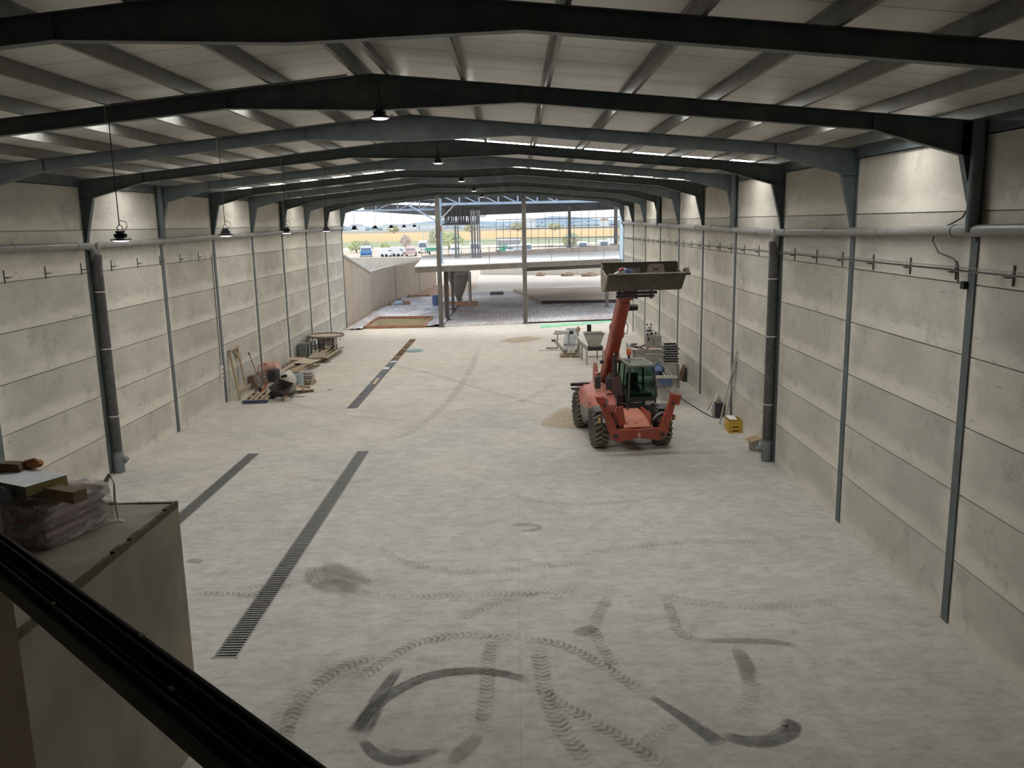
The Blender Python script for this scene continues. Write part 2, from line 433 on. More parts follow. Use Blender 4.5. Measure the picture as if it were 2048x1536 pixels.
# ================================================================= pipes, trays, lamps, drains
PIPE = M('grey_plastic_pipe', (0.235, 0.235, 0.222), .42, 0, .12, 3)
PIPED = M('dark_plastic_pipe', (0.085, 0.085, 0.085), .45, 0, .2, 4, dirt=(0.16, 0.155, 0.14))
SHOE = M('blue_grey_pipe_shoe', (0.20, 0.225, 0.235), .5, 0, .12, 4)
WHITE = M('white_paint', (0.72, 0.71, 0.68), .5, 0, .06, 8)
BLACK = M('black_plastic', (0.022, 0.022, 0.024), .45, 0, .2, 9)
DARKM = M('dark_metal', (0.05, 0.05, 0.052), .45, .3, .25, 8)
def wall_pipe(side, x, s):
    zn = lambda y: 6.745 + max(0, 24.4 - y) * .0135 if y < 24.4 else 6.745 + (y - 24.4) * .0085
    yj = 24.55
    for nm, ya, yb in (('near', 1.0, yj - .28), ('far', yj + .28, 60.2)):
        t = thing('drain_pipe', 'grey horizontal rainwater pipe on the %s wall, stretch %s its thick downpipe' % (side, 'towards the camera from' if nm == 'near' else 'beyond'), 'pipe', (x, ya, 0))
        MB().cyl((0, 0, zn(ya)), (0, yb - ya, zn(yb)), .098, n=16).build('pipe', PIPE, t, True)
        # elbow turning down towards the downpipe
        if nm == 'near': pts = [(0, yb - ya - .02, zn(yb)), (0, yb - ya + .1, zn(yb) - .03), (0, yb - ya + .19, zn(yb) - .12), (0, yb - ya + .24, zn(yb) - .42)]
        else: pts = [(0, .02, zn(ya)), (0, -.1, zn(ya) - .03), (0, -.19, zn(ya) - .12), (0, -.22, zn(ya) - .36)]
        MB().tube(pts, .104, 14).build('elbow', PIPE, t, True)
        y = ya + 1.6
        while y < yb - .5:
            MB().cyl((0, y - ya - .06, zn(y)), (0, y - ya + .06, zn(y)), .109, n=16).build('coupling', PIPE, t, True); y += 3.0
    t = thing('downpipe', 'thick dark downpipe standing against the third column of the %s wall' % side, 'pipe', (x - s * .03, yj, 0))
    MB().cyl((0, 0, .62), (0, 0, 6.32), .145, n=18).build('pipe', PIPED, t, True)
    MB().lathe([(.15, .02), (.16, .05), (.16, .60), (.15, .64)], 18).cyl((0, 0, .55), (-s * .26, .05, .32), .10, n=12).build('shoe', SHOE, t, True)
    MB().lathe([(.145, 6.3), (.158, 6.32), (.158, 6.5), (.12, 6.52)], 18).build('collar', PIPED, t, True)
    for z in (5.42, 3.75, 1.72): MB().lathe([(.146, z), (.152, z), (.152, z + .03), (.146, z + .03)], 18).build('white_clip_ring', WHITE, t, True)
wall_pipe('right', XR - .135, 1); wall_pipe('left', XL + .135, -1)
for side, x, s in (('right', XR - .17, 1), ('left', XL + .17, -1)):
    for k in (1, 4, 7):
        if side == 'left' and k == 1: continue
        d = MB().cyl((0, 0, 6.86), (0, 0, 8.62), .10, n=14).lathe([(.108, 7.6), (.108, 7.68)], 14).build('gutter_outlet_pipe', STEEL, None, True, loc=(x, yk(k) - .14, 0))
        tag(d, 'short dark gutter outlet pipe beside the %s wall\'s %s column' % (side, ORD[k - 1]), 'pipe')
# wire mesh cable tray on the right wall, brackets on both walls
t = thing('cable_tray', 'thin wire mesh cable tray running along the right wall', 'cable tray', (XR - .07, 2.0, 0))
def ztray(y): return 6.30 - .0042 * y
L = 58.0
mb = MB()
for dx, dz in ((.0, -.03), (.0, .04), (-.09, -.03), (-.09, .04)):
    mb.tube([(dx, 0, ztray(2) + dz), (dx, L, ztray(60) + dz)], .004, 5)
y = 0
while y < L:
    z = ztray(y + 2); mb.tube([(0, y, z + .04), (0, y, z - .03), (-.09, y, z - .03), (-.09, y, z + .04)], .003, 4); y += .12 if y < 22 else .4
mb.build('mesh_tray', GALV, t)
cb = MB(); cb.tube([(-.045, L * i / 40, ztray(2 + L * i / 40) - .012 + .004 * math.sin(i * 2.3)) for i in range(41)], .012, 6); cb.build('cable', BLACK, t)
def bracket_mb(s):
    mb = MB(); mb.bx(-s * .012, 0, -.02, .02, -.19, .13); mb.bx(-s * .012, 0, -.02, .32, -.06, -.045); mb.bx(-s * .12, 0, -.02, .02, -.065, -.04)
    return mb
yy = 4.4
b0 = None
while yy < 59:
    if b0 is None: b0 = bracket_mb(1).build('support_bracket', DARKM, t, loc=(.06, yy - 2, ztray(yy)))
    else: dup(b0, (.06, yy - 2, ztray(yy)), parent=t)
    yy += 1.71
b0 = None; i = 0
for yy in [20.3, 22.1, 23.95, 25.75, 27.55, 29.3, 31.1, 32.9]:
    i += 1; lab = 'small dark wall bracket below the left wall\'s pipe, %s in the row from the camera' % ORD[i - 1]
    if b0 is None: b0 = tag(bracket_mb(-1).build('wall_bracket', DARKM, None, loc=(XL + .002, yy, 6.16)), lab, 'bracket', 'bare brackets on the left wall')
    else: dup(b0, (XL + .002, yy, 6.16), label=lab)
# looped black cable on the nearest right column
tag(MB().tube([(0, .0, 7.28), (-.03, .12, 7.1), (-.05, .5, 6.98), (-.06, .95, 6.85), (-.05, 1.05, 6.7), (-.05, .8, 6.5), (-.02, .35, 6.42), (-.02, .16, 6.3), (-.02, .12, 6.05), (-.02, .1, 6.02)], .014, 6).build('loose_cable', BLACK, None, True, loc=(XR - .11, yk(1) + .1, 0)), 'black cable looped in front of the pipe by the nearest column in view', 'cable')
tag(MB().bx(-.07, 0, -.06, .06, 5.92, 6.05).build('junction_box', BLACK, None, bevel=.006, loc=(XR - .036, yk(1) + .14, 0)), 'small black junction box on the nearest right-hand column', 'junction box')
# conduit and socket panel on the left wall
t = thing('socket_panel', 'small white socket panel low on the left wall beside the fifth column', 'socket panel', (XL, 34.25, 0))
MB().bx(0.002, .09, -.13, .13, 1.0, 1.62).build('enclosure', WHITE, t, bevel=.01)
for z in (1.12, 1.3, 1.48): MB().cyl((.085, 0, z), (.13, 0, z), .045, .05, 12).build('socket', M('red_grey_socket', (0.35, 0.17, 0.14), .5), t, True)
MB().tube([(.03, .03, 1.6), (.03, .03, 6.1), (.03, .2, 6.2)], .02, 8).build('conduit', GALV, t, True)

# ---- high-bay lamps
LENS = emit('lamp_lens', (1.0, 0.98, 0.93), 2.2)
def lamp(name, label, x, y, zb, zc, group):
    t = thing(name, label, 'lamp', (x, y, zb), group=group)
    MB().lathe([(.15, .0), (.165, .012), (.165, .022), (.13, .045), (.085, .055), (.085, .06)], 24).build('reflector_rim', DARKM, t, True)
    MB().lathe([(.0, -.022), (.07, -.019), (.11, -.011), (.135, .0), (.135, .008), (.0, .008)], 24).build('lens', LENS, t, True)
    mb = MB()
    for i in range(14):
        a = 2 * PI * i / 14; mb.box((math.cos(a) * .075, math.sin(a) * .075, .085), (.05, .008, .05), (0, 0, a))
    mb.lathe([(.06, .05), (.06, .12), (.075, .125), (.075, .155), (.03, .165)], 16)
    mb.build('heat_sink', DARKM, t, True)
    MB().tube([(math.cos(a) * .045, 0, .205 + math.sin(a) * .045) for a in [2 * PI * i / 14 for i in range(14)]], .007, 6, True).build('hook_ring', DARKM, t, True)
    MB().tube([(0, 0, .24), (0, 0, .5 * (zc - zb)), (0, 0.01, zc - zb)], .009, 6).build('cord', DARKM, t)
    MB().tube([(.05, 0, .15), (.12, .02, .22), (.11, .01, .30), (.01, 0, .33)], .006, 6).build('power_lead', BLACK, t)
    return t
L0 = None; C0 = None
for k in range(1, 10):
    lab = '%s high-bay lamp hanging on a long cord along the left side' % ORD[k - 1]
    z = 6.995 + .004 * k
    if L0 is None: L0 = lamp('pendant_lamp', lab, -6.53, yk(k), z, ztop(-6.53) - .26, 'high-bay lamps on long cords')
    else: dup(L0, (-6.53, yk(k), z), label=lab)
for i, k in enumerate((1, 3, 5, 7, 9)):
    lab = '%s black disc lamp hung close under the roof ridge' % ORD[i]
    if C0 is None: C0 = lamp('ridge_lamp', lab, -2.14, yk(k) - .1, 8.835, 9.42, 'disc lamps under the ridge')
    else: dup(C0, (-2.14, yk(k) - .1, 8.835), label=lab)
for i, k in enumerate((1, 2, 3, 4)):
    y = yk(k)
    x0 = -6.53
    tag(MB().tube([(0, -.085, ztop(x0) - .27), (0, -.085, ztop(x0) - .03), (.12, -.085, ztop(x0) + .015), (3.9, -.085, ztop(x0 + 3.9) + .015)], .014, 6).build('lamp_conduit', GALV, None, True, loc=(x0, y, 0)),
        'thin conduit feeding the %s lamp on the left, clipped to its frame' % ORD[i], 'conduit')

# ---- floor drains
GRATE = M('grating_steel', (0.245, 0.245, 0.24), .45, .3, .25, 12)
PITM = M('dark_trench', (0.05, 0.048, 0.044), .9, 0, .3, 5)
def grating(x0, x1, ya, yb, label):
    t = thing('drain_grating', label, 'drain', ((x0 + x1) / 2, ya, 0)); h = (x1 - x0) / 2; L = yb - ya
    mb = MB()
    for s in (-1, 1): mb.bx(s * h, s * (h - .028), 0, L, -.03, .004)
    for y in (0, L - .028): mb.bx(-h, h, y, y + .028, -.03, .004)
    mb.build('edge_frame', M('frame_steel', (0.36, 0.36, 0.34), .5, .2, .2, 6), t)
    # one-metre grids laid end to end
    n = int(round(L)); seg = (L - .06) / n
    for i in range(n):
        y = .03 + i * seg; mb = MB(); q = int(seg / .088)
        for s in (-1, 1): mb.bx(s * (h - .034), s * (h - .048), y + .004, y + seg - .004, -.028, -.004)
        for j in range(q):
            yy = y + (j + .5) * seg / q; mb.bx(-(h - .04), h - .04, yy - .022, yy + .022, -.026, -.005)
        mb.build('grid', GRATE, t)
    MB().bx(-h, h, .002, L - .002, -.34, -.30).build('channel_bed', PITM, t)
    return t
grating(-5.30, -4.86, 13.16, 26.46, 'long steel drain grating in the floor, nearer the middle of the hall')
grating(-8.82, -8.42, 17.0, 26.40, 'steel drain grating in the floor beside the concrete block, nearer the left wall')
# open trench further on: dark sheet, shuttering ladders laid in it
t = thing('open_trench', 'long open floor trench lined with dark sheet, beyond the gratings', 'trench', (-6.715, 33.0, 0))
MB().bx(-.21, .21, .01, 13.2, -.06, -.03).build('dark_lining', M('slate_sheet', (0.065, 0.068, 0.075), .55, 0, .3, 4, dirt=(0.16, .15, .14)), t)
MB().bx(-.21, .21, 12.0, 20.6, -.33, -.30).build('channel_bed', PITM, t)
WOODR = M('reddish_timber', (0.32, 0.205, 0.13), .75, 0, .3, 5, (1, 6, 1))
lad = None
for i, ya in enumerate((12.6, 15.4, 18.0)):
    lab = ['timber shuttering ladder in the trench, nearest of the three', 'timber shuttering ladder in the middle of the trench row', 'timber shuttering ladder at the far end of the trench'][i]
    if lad is None:
        lad = thing('shuttering_ladder', lab, 'shuttering', (-6.715, 33 + ya, -.04), group='shuttering ladders in the trench')
        mb = MB()
        for s in (-1, 1): MB().bx(s * .205, s * .165, 0, 2.5, -.10, .045).build('side_board', WOODR, lad, bevel=.004)
        for j in range(5): MB().bx(-.165, .165, .05 + j * .58, .16 + j * .58, -.08, .04).build('cross_piece', WOODR, lad, bevel=.004)
        MB().bx(-.165, .165, .75, 1.15, -.05, .0).build('loose_board', M('pale_timber', (0.55, 0.42, 0.28), .75, 0, .25, 5, (1, 6, 1)), lad)
    else: dup(lad, (-6.715, 33 + ya, -.04), label=lab)
PALE = M('pale_timber', (0.55, 0.42, 0.28), .75, 0, .25, 5, (1, 6, 1))
tag(MB().bx(-.16, .0, 0, 1.6, 0, .03).build('pale_board', PALE, None, bevel=.004, loc=(-6.62, 38.2, -.03), rot=(0, 0, R(2))), 'narrow pale board lying along the dark open trench', 'board')
PAPER = M('white_paper', (0.8, 0.79, 0.76), .7, 0, .05, 10)
tag(MB().loft([[(-.22, 0, .0), (.16, .02, .0), (.16, .02, .004), (-.22, 0, .004)], [(-.17, .3, .03), (.1, .28, .06), (.1, .28, .064), (-.17, .3, .034)], [(-.16, .62, .01), (.18, .6, .015), (.18, .6, .019), (-.16, .62, .014)]]).build('crumpled_paper', PAPER, None, loc=(-6.75, 42.4, -.028)), 'crumpled white paper on the dark trench sheet', 'paper')
tag(MB().loft([[(-.16, 0, 0), (.2, .03, 0), (.2, .03, .004), (-.16, 0, .004)], [(-.15, .25, .02), (.19, .28, .03), (.19, .28, .034), (-.15, .25, .024)]]).build('paper_scrap', PAPER, None, loc=(-6.74, 44.6, -.028)), 'small white scrap of sheet at the far end of the dark lining', 'paper')
HOSE = M('pale_blue_hose', (0.42, 0.62, 0.68), .4, 0, .1, 10)
pts = []
for i in range(90):
    a = i * .42; r = .42 + .07 * math.sin(i * .33); pts.append((r * math.cos(a) + .05 * math.sin(i * .11), r * math.sin(a) * .95, .02 + .0006 * i))
tag(MB().tube(pts, .014, 6).build('coiled_hose', HOSE, None, True, loc=(-6.0, 48.3, 0)), 'pale blue hose coiled on the floor beside the trench ladders', 'hose')
# ================================================================= telehandler
RED = M('faded_red_paint', (0.325, 0.062, 0.036), .42, 0, .25, 3.5, dirt=(0.25, 0.10, 0.068), bump=.03)
REDP = M('chalky_pink_red_paint', (0.50, 0.165, 0.125), .42, 0, .16, 2.5, dirt=(0.46, 0.24, 0.185))
RUB = M('dusty_tyre_rubber', (0.060, 0.056, 0.047), .9, 0, .3, 7, dirt=(0.11, 0.10, 0.08), bump=.15)
LUG = M('dusty_lug_faces', (0.225, 0.20, 0.155), .9, 0, .25, 6)
RIM = M('dull_rim', (0.23, 0.22, 0.19), .6, .1, .25, 6)
CABM = M('dark_cab_frame', (0.055, 0.062, 0.058), .45, 0, .2, 5)
FEND = M('grey_black_fender', (0.12, 0.125, 0.125), .6, 0, .25, 5)
BUCK = M('worn_bucket_steel', (0.108, 0.092, 0.066), .65, .15, .35, 2.5, dirt=(0.085, .07, .05), bump=.1)
CHROME = M('chrome', (0.75, 0.75, 0.75), .12, 1.0, .03, 5)
gm, gnt, gb = newmat('green_tinted_glass')
gb.inputs['Base Color'].default_value = (0.42, 0.56, 0.49, 1); gb.inputs['Transmission Weight'].default_value = 1.0
gb.inputs['Roughness'].default_value = .03; gb.inputs['IOR'].default_value = 1.06; gb.inputs['Specular IOR Level'].default_value = .8
GLASS = gm
T = thing('telehandler', 'red telescopic handler with raised boom and bucket, parked on the right', 'telehandler', (3.56, 26.62, 0), rz=R(6.8))
def wheel(x, y, steer=0.0):
    w = thing('wheel', '', '', (x, y, .625)); w.parent = T; w.rotation_euler = (0, 0, steer)
    for k in ('label', 'category'): del w[k]
    ro, ww = .60, .225
    prof = [(.30, -ww * .8), (.36, -ww * .96), (.50, -ww), (.575, -ww * .94), (ro, -ww * .7), (ro + .005, 0), (ro, ww * .7), (.575, ww * .94), (.50, ww), (.36, ww * .96), (.30, ww * .8)]
    MB().lathe(prof, 40, 'x').build('tyre', RUB, w, True)
    mb = MB(); n = 21
    for i in range(n):
        for s in (-1, 1):
            a = 2 * PI * (i + (.5 if s > 0 else 0)) / n
            vs = []
            for xx, da in ((.0, .0), (.12, .10), (.232, .21)):
                for rr in (ro - .01, ro + .032 - (.012 if xx > .2 else 0)):
                    for dd in (-.055, .055):
                        aa = a - da + dd
                        vs.append((s * xx, rr * math.sin(aa), rr * math.cos(aa)))
            mb.add(vs, [(0, 1, 3, 2), (8, 10, 11, 9), (0, 4, 5, 1), (4, 8, 9, 5), (2, 3, 7, 6), (6, 7, 11, 10), (0, 2, 6, 4), (4, 6, 10, 8), (1, 5, 7, 3), (5, 9, 11, 7)])
    mb.build('tread_lugs', LUG, w)
    mb = MB(); mb.lathe([(.31, -.17), (.33, -.20), (.30, -.16), (.24, -.06), (.10, -.04), (.09, -.12), (.0, -.12)], 28, 'x')
    mb.lathe([(.31, .17), (.33, .20), (.30, .16), (.24, .06), (.10, .04), (.09, .12), (.0, .12)], 28, 'x')
    mb.build('rim', RIM, w, True)
for x, y in ((-1.02, 0), (1.02, 0), (-1.04, 2.85), (1.04, 2.85)): wheel(x, y)
# chassis
mb = MB()
mb.prism([(-.9, .62), (-.55, .50), (3.6, .50), (3.75, .75), (3.7, 1.0), (-.3, .98), (-.75, .9)], -.40, .40, 'x')
mb.build('chassis', RED, T, bevel=.02)
for yy in (0, 2.85): MB().bx(-.95, .95, yy - .1, yy + .1, .53, .73).build('axle', DARKM, T, bevel=.03)
# front nose plates and cylinders
mb = MB()
mb.loft([[(-.42, -.95, .80), (.50, -.95, .80), (.50, -.95, .84), (-.42, -.95, .84)], [(-.40, -.55, .93), (.46, -.55, .93), (.46, -.55, .99), (-.40, -.55, .99)], [(-.40, -.1, 1.02), (.42, -.1, 1.02), (.42, -.1, 1.08), (-.40, -.1, 1.08)], [(-.38, .5, 1.05), (.40, .5, 1.05), (.40, .5, 1.11), (-.38, .5, 1.11)]])
mb.build('nose_plate', M('salmon_worn_paint', (0.58, 0.235, 0.165), .5, 0, .2, 3, dirt=(0.42, 0.14, 0.095)), T, bevel=.01)
for x, y0, z0, y1, z1 in ((-.12, -.9, .88, .15, 1.13), (.18, -.9, .88, .2, 1.13)):
    MB().tube([(x - .22, y0 + .1, z0 + .0), (x, y0 + .28, z0 + .04), (x + .20, y0 + .12, z0)], .03, 8).build('hydraulic_hose', M('hose_red', (0.30, 0.07, 0.05), .5), T, True)
MB().bx(.42, .47, -.9, .25, .82, 1.22).build('nose_side_plate', RED, T, bevel=.015)
# stabiliser frame: cross beam, two raised legs, cylinder
mb = MB()
mb.prism([(-.78, .48), (-.60, .42), (-.45, .46), (0, .53), (.45, .46), (.60, .42), (.80, .48), (.74, .78), (.48, .82), (0, .78), (-.45, .82), (-.74, .78)], -1.18, -.98, 'y')
mb.build('front_crossbeam', RED, T, bevel=.02)
for s in (-1, 1):
    L = thing('stabiliser_leg', '', '', (0, 0, 0)); L.parent = T
    for k in ('label', 'category'): del L[k]
    b, tp = Vector((s * .70, -1.08, .50)), Vector((s * 1.14, -.95, 1.70))
    def ring(p, wx, wy): return [(p.x - wx, p.y - wy, p.z), (p.x + wx, p.y - wy, p.z), (p.x + wx, p.y + wy, p.z), (p.x - wx, p.y + wy, p.z)]
    MB().loft([ring(b, .15, .12), ring(b.lerp(tp, .35), .13, .115), ring(b.lerp(tp, .8), .105, .10), ring(tp, .10, .09)]).build('leg_box', RED, L, bevel=.015)
    f = tp
    MB().loft([[(f.x - s * .10, f.y - .13, f.z - .10), (f.x + s * .14, f.y - .13, f.z - .22), (f.x + s * .14, f.y + .17, f.z - .22), (f.x - s * .10, f.y + .17, f.z - .10)],
               [(f.x - s * .06, f.y - .13, f.z + .16), (f.x + s * .24, f.y - .13, f.z + .10), (f.x + s * .24, f.y + .17, f.z + .10), (f.x - s * .06, f.y + .17, f.z + .16)]] if s > 0 else
              [[(f.x - .14, f.y - .11, f.z - .06), (f.x + .16, f.y - .11, f.z - .10), (f.x + .16, f.y + .14, f.z - .10), (f.x - .14, f.y + .14, f.z - .06)],
               [(f.x - .20, f.y - .10, f.z + .16), (f.x + .10, f.y - .10, f.z + .13), (f.x + .10, f.y + .13, f.z + .13), (f.x - .20, f.y + .13, f.z + .16)]]).build('foot_pad', RED, L, bevel=.015)
    MB().cyl((s * .74, -1.22, .62), (s * .74, -.94, .62), .07, n=14).cyl((s * 1.08, -1.10, 1.58), (s * 1.08, -.82, 1.58), .045, n=12).build('pivot_pin', DARKM, L, True)
MB().cyl((-.42, -.72, .85), (-.50, -.62, 1.40), .115, n=18).build('stabiliser_cylinder', RED, T, True)
MB().cyl((-.50, -.62, 1.40), (-.505, -.61, 1.44), .125, n=18).build('cylinder_cap', REDP, T, True)
MB().bx(-.04, .04, -1.185, -1.18, .56, .70).build('faded_sticker', M('sticker_pale', (0.55, 0.33, 0.27), .6, 0, .35, 30), T)
# front fenders and lamps
for s in (-1, 1):
    pts = [];
    rings = []
    for i in range(9):
        a = R(-82 + i * 14); r = .70
        y, z = -math.sin(a) * r, .625 + math.cos(a) * r
        rings.append([(s * .80, y, z), (s * 1.20, y, z - .02), (s * 1.22, y, z - .05), (s * 1.20, y * 1.03, z + .0), (s * .80, y * 1.03, z + .02)])
    MB().loft(rings).build('fender', FEND, T, True)
    x = -1.03 if s < 0 else 1.02
    hl = MB().bx(x - .13, x + .13, -.98, -.86, .99, 1.19).build('headlamp', BLACK, T, bevel=.015)
    MB().bx(x - .085, x + .085, -.992, -.978, 1.02, 1.16).build('lens', M('lamp_glass', (0.68, 0.68, 0.62), .15, 0, .1, 20), hl, bevel=.01)
    MB().bx(x - (.21 if s < 0 else -.14), x - (.14 if s < 0 else -.21), -.975, -.9, 1.01, 1.17).build('indicator', M('amber_plastic', (0.62, 0.33, 0.12), .35), hl, bevel=.01)
    MB().bx(min(s * .70, x), max(s * .70, x), -.92, -.88, 1.02, 1.06).build('lamp_bracket', DARKM, T)
MB().tube([(.92, -.45, 1.15), (.72, -.62, 1.12), (.55, -.75, .98)], .03, 8).build('brake_hose', M('grey_hose', (0.25, 0.25, 0.25), .5), T, True)
MB().tube([(.75 + .17 * math.cos(a), -.42, 1.12 + .26 * math.sin(a)) for a in [R(60 + 15 * i) for i in range(15)]], .022, 8).build('cable_loop', BLACK, T, True)
# engine hood on the left of the boom
mb = MB()
def hr(y, x0, x1, zt, zb, r=.18):
    return [(x0, y, zb), (x0, y, zt - r * 1.6), (x0 + r * .35, y, zt - r * .5), (x0 + r, y, zt), (x1 - .06, y, zt + .03), (x1, y, zt), (x1, y, zb)]
mb.loft([hr(.62, -1.02, -.28, 1.20, .98), hr(.78, -1.12, -.26, 1.36, .85), hr(1.2, -1.16, -.26, 1.47, .66), hr(2.0, -1.18, -.26, 1.56, .62), hr(2.4, -1.18, -.26, 1.58, .70), hr(3.3, -1.16, -.30, 1.52, .95), hr(3.7, -1.08, -.34, 1.35, .95)])
mb.build('engine_hood', REDP, T, True)
VENT = M('vent_mesh', (0.125, 0.11, 0.105), .7, 0, .3, 60)
MB().loft([[(-.84, .595, 1.16), (-.56, .595, 1.20), (-.56, .63, 1.16), (-.84, .63, 1.12)], [(-.88, .76, 1.385), (-.54, .76, 1.405), (-.54, .82, 1.36), (-.88, .82, 1.34)]]).build('hood_vent', VENT, T)
MB().loft([[(-1.14, .85, .98), (-1.175, 1.15, .95), (-1.15, 1.15, .95), (-1.12, .85, .98)], [(-1.09, .85, 1.22), (-1.13, 1.15, 1.27), (-1.10, 1.15, 1.27), (-1.06, .85, 1.22)]]).build('side_vent', VENT, T)
MB().prism([(-.45, 1.05), (-.30, 1.30), (.1, 1.38), (.55, 1.30), (.62, 1.0), (.5, .98), (.40, 1.2), (.05, 1.29), (-.25, 1.22), (-.36, 1.02)], -1.26, -.95, 'x').build('hood_edge', FEND, T, bevel=.01) if False else None
MB().tube([(-.55, .95, 1.50), (-.30, .95, 1.53), (-.28, .80, 1.50), (-.28, .60, 1.28), (-.05, .45, 1.28), (.02, .35, 1.18), (.04, .3, 1.05)], .026, 8).build('black_pipe', BLACK, T, True)
MB().bx(-1.15, -.55, 1.55, 2.6, .40, .62).build('tank_step', FEND, T, bevel=.02)
MB().bx(-1.20, -1.12, .95, 2.2, .62, 1.0).build('side_skirt', M('grey_skirt', (0.22, 0.2, 0.185), .65, 0, .2, 4), T, bevel=.02)
# rear: mirror pads, exhaust, counterweight
for x, y in ((-.72, 1.55), (-.40, 1.25)):
    mr = MB().bx(x - .10, x + .10, y - .05, y + .03, 1.60, 2.02).build('mirror', M('mirror_back', (0.06, 0.06, 0.065), .5), T, bevel=.03)
    MB().tube([(x + .02, y, 2.0), (x + .05, y + .05, 2.15), (x + .1, y + .2, 1.62)], .014, 6).build('mirror_arm', CHROME if x > -.5 else DARKM, mr, True)
MB().bx(-1.45, -.78, 2.55, 2.72, 1.52, 1.62).build('rear_lamp_bar', BLACK, T, bevel=.01)
MB().loft([[(-1.42, 2.6, 1.38), (-.8, 2.6, 1.2), (-.8, 2.75, 1.2), (-1.42, 2.75, 1.38)], [(-1.44, 2.6, 1.45), (-.78, 2.6, 1.40), (-.78, 2.75, 1.40), (-1.44, 2.75, 1.45)]]).build('rear_fender', FEND, T, bevel=.01)
MB().cyl((-.62, 2.1, 1.56), (-.62, 2.1, 2.05), .11, n=16).build('air_cleaner', REDP, T, True)
MB().bx(-.85, .95, 3.7, 4.05, .62, 1.25).build('counterweight', RED, T, bevel=.06)
# boom towers
for x in (-.42, .06):
    MB().prism([(2.3, .95), (3.7, .95), (3.62, 2.0), (3.45, 2.2), (3.15, 2.2), (2.9, 1.8)], x - .03, x + .03, 'x').build('boom_tower', RED, T, bevel=.015)
# boom (outer, inner section), ram, carriage, bucket
BX = -.10
def boom_sec(mb, a, b, w, h, tap=1.0):
    a, b = Vector(a), Vector(b); d = (b - a).normalized(); n = Vector((0, -d.z, d.y)); n = n if n.z > 0 else -n
    rings = []
    for p, k in ((a, 1), (b, tap)):
        ww, hh = w * k / 2, h * k / 2; c = .06
        rings.append([tuple(p + Vector((sx * (ww - (c if e else 0)), 0, 0)) + n * sy * (hh - (0 if e else c))) for sx, sy, e in ((-1, -1, 1), (1, -1, 1), (1, -1, 0), (1, 1, 0), (1, 1, 1), (-1, 1, 1), (-1, 1, 0), (-1, -1, 0))])
    return mb.loft(rings), d, n
piv, tip = (BX + .06, 3.35, 1.52), (BX - .08, .12, 4.76)
mb, d, n = boom_sec(MB(), piv, tip, .40, .48, .92); mb.build('boom', RED, T)
p0, p1 = Vector(piv), Vector(tip)
mb, d, n = boom_sec(MB(), p1 - d * .15, p1 + d * .42, .33, .40, .9); mb.build('inner_boom', RED, T)
e1 = p1 + d * .42
for t in (.30, .62): 
    c = p0.lerp(p1, t); mb = MB(); c2 = c + d * .18
    boom_sec(mb, c, c2, .44, .52, 1.0); mb.build('wear_band', RED, T)
for sx in (-.25, .25):
    c = p0.lerp(p1, .28) - n * .08
    MB().cyl((c.x + sx, c.y, c.z), (c.x + sx * 1.5, c.y, c.z), .06, n=12).build('boom_pin', DARKM, T, True)
MB().cyl(tuple(p0.lerp(p1, .88) + Vector((.24, 0, .05))), tuple(p0.lerp(p1, .88) + Vector((.52, -.05, .05))), .11, .095, 16).build('hose_reel', BLACK, T, True)
MB().tube([tuple(p0.lerp(p1, .60) + Vector((.26, 0, 0))), tuple(p0.lerp(p1, .63) + Vector((.34, -.05, -.08))), tuple(p0.lerp(p1, .69) + Vector((.33, -.04, .0))), tuple(p0.lerp(p1, .72) + Vector((.25, 0, .06)))], .013, 6).build('boom_cable', BLACK, T, True)
MB().cyl((BX, 1.55, 1.15), tuple(p0.lerp(p1, .42) - n * .32), .085, n=14).build('lift_ram', DARKM, T, True)
MB().cyl(tuple(p0.lerp(p1, .36) - n * .30), tuple(p0.lerp(p1, .46) - n * .30), .045, n=12).build('ram_rod', CHROME, T, True)
for x in (-.56, .10): MB().cyl((x, 2.35, 1.55), (x, 2.0, 1.98), .028, n=10).build('compensation_rod', CHROME, T, True)
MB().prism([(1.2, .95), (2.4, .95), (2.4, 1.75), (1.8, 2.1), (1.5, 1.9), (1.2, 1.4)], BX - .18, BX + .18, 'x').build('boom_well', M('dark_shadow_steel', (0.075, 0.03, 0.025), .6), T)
c = e1 + Vector((0, -.10, -.06))
CX = .13
mb = MB(); mb.prism([(c.y - .12, c.z - .15), (c.y + .22, c.z - .30), (c.y + .26, c.z + .1), (c.y - .05, c.z + .32)], BX - .16, BX + .16, 'x')
mb.build('boom_head', RED, T, bevel=.02)
mb = MB()
mb.bx(CX - .72, CX + .55, c.y - .34, c.y - .22, c.z - .06, c.z + .03); mb.bx(CX - .72, CX + .48, c.y - .30, c.y - .2, c.z - .16, c.z - .08)
for x in (-.62, -.1, .38): mb.prism([(c.y - .36, c.z - .2), (c.y - .15, c.z - .2), (c.y - .12, c.z + .3), (c.y - .28, c.z + .3)], CX + x - .03, CX + x + .03, 'x')
mb.build('carriage', DARKM, T, bevel=.008)
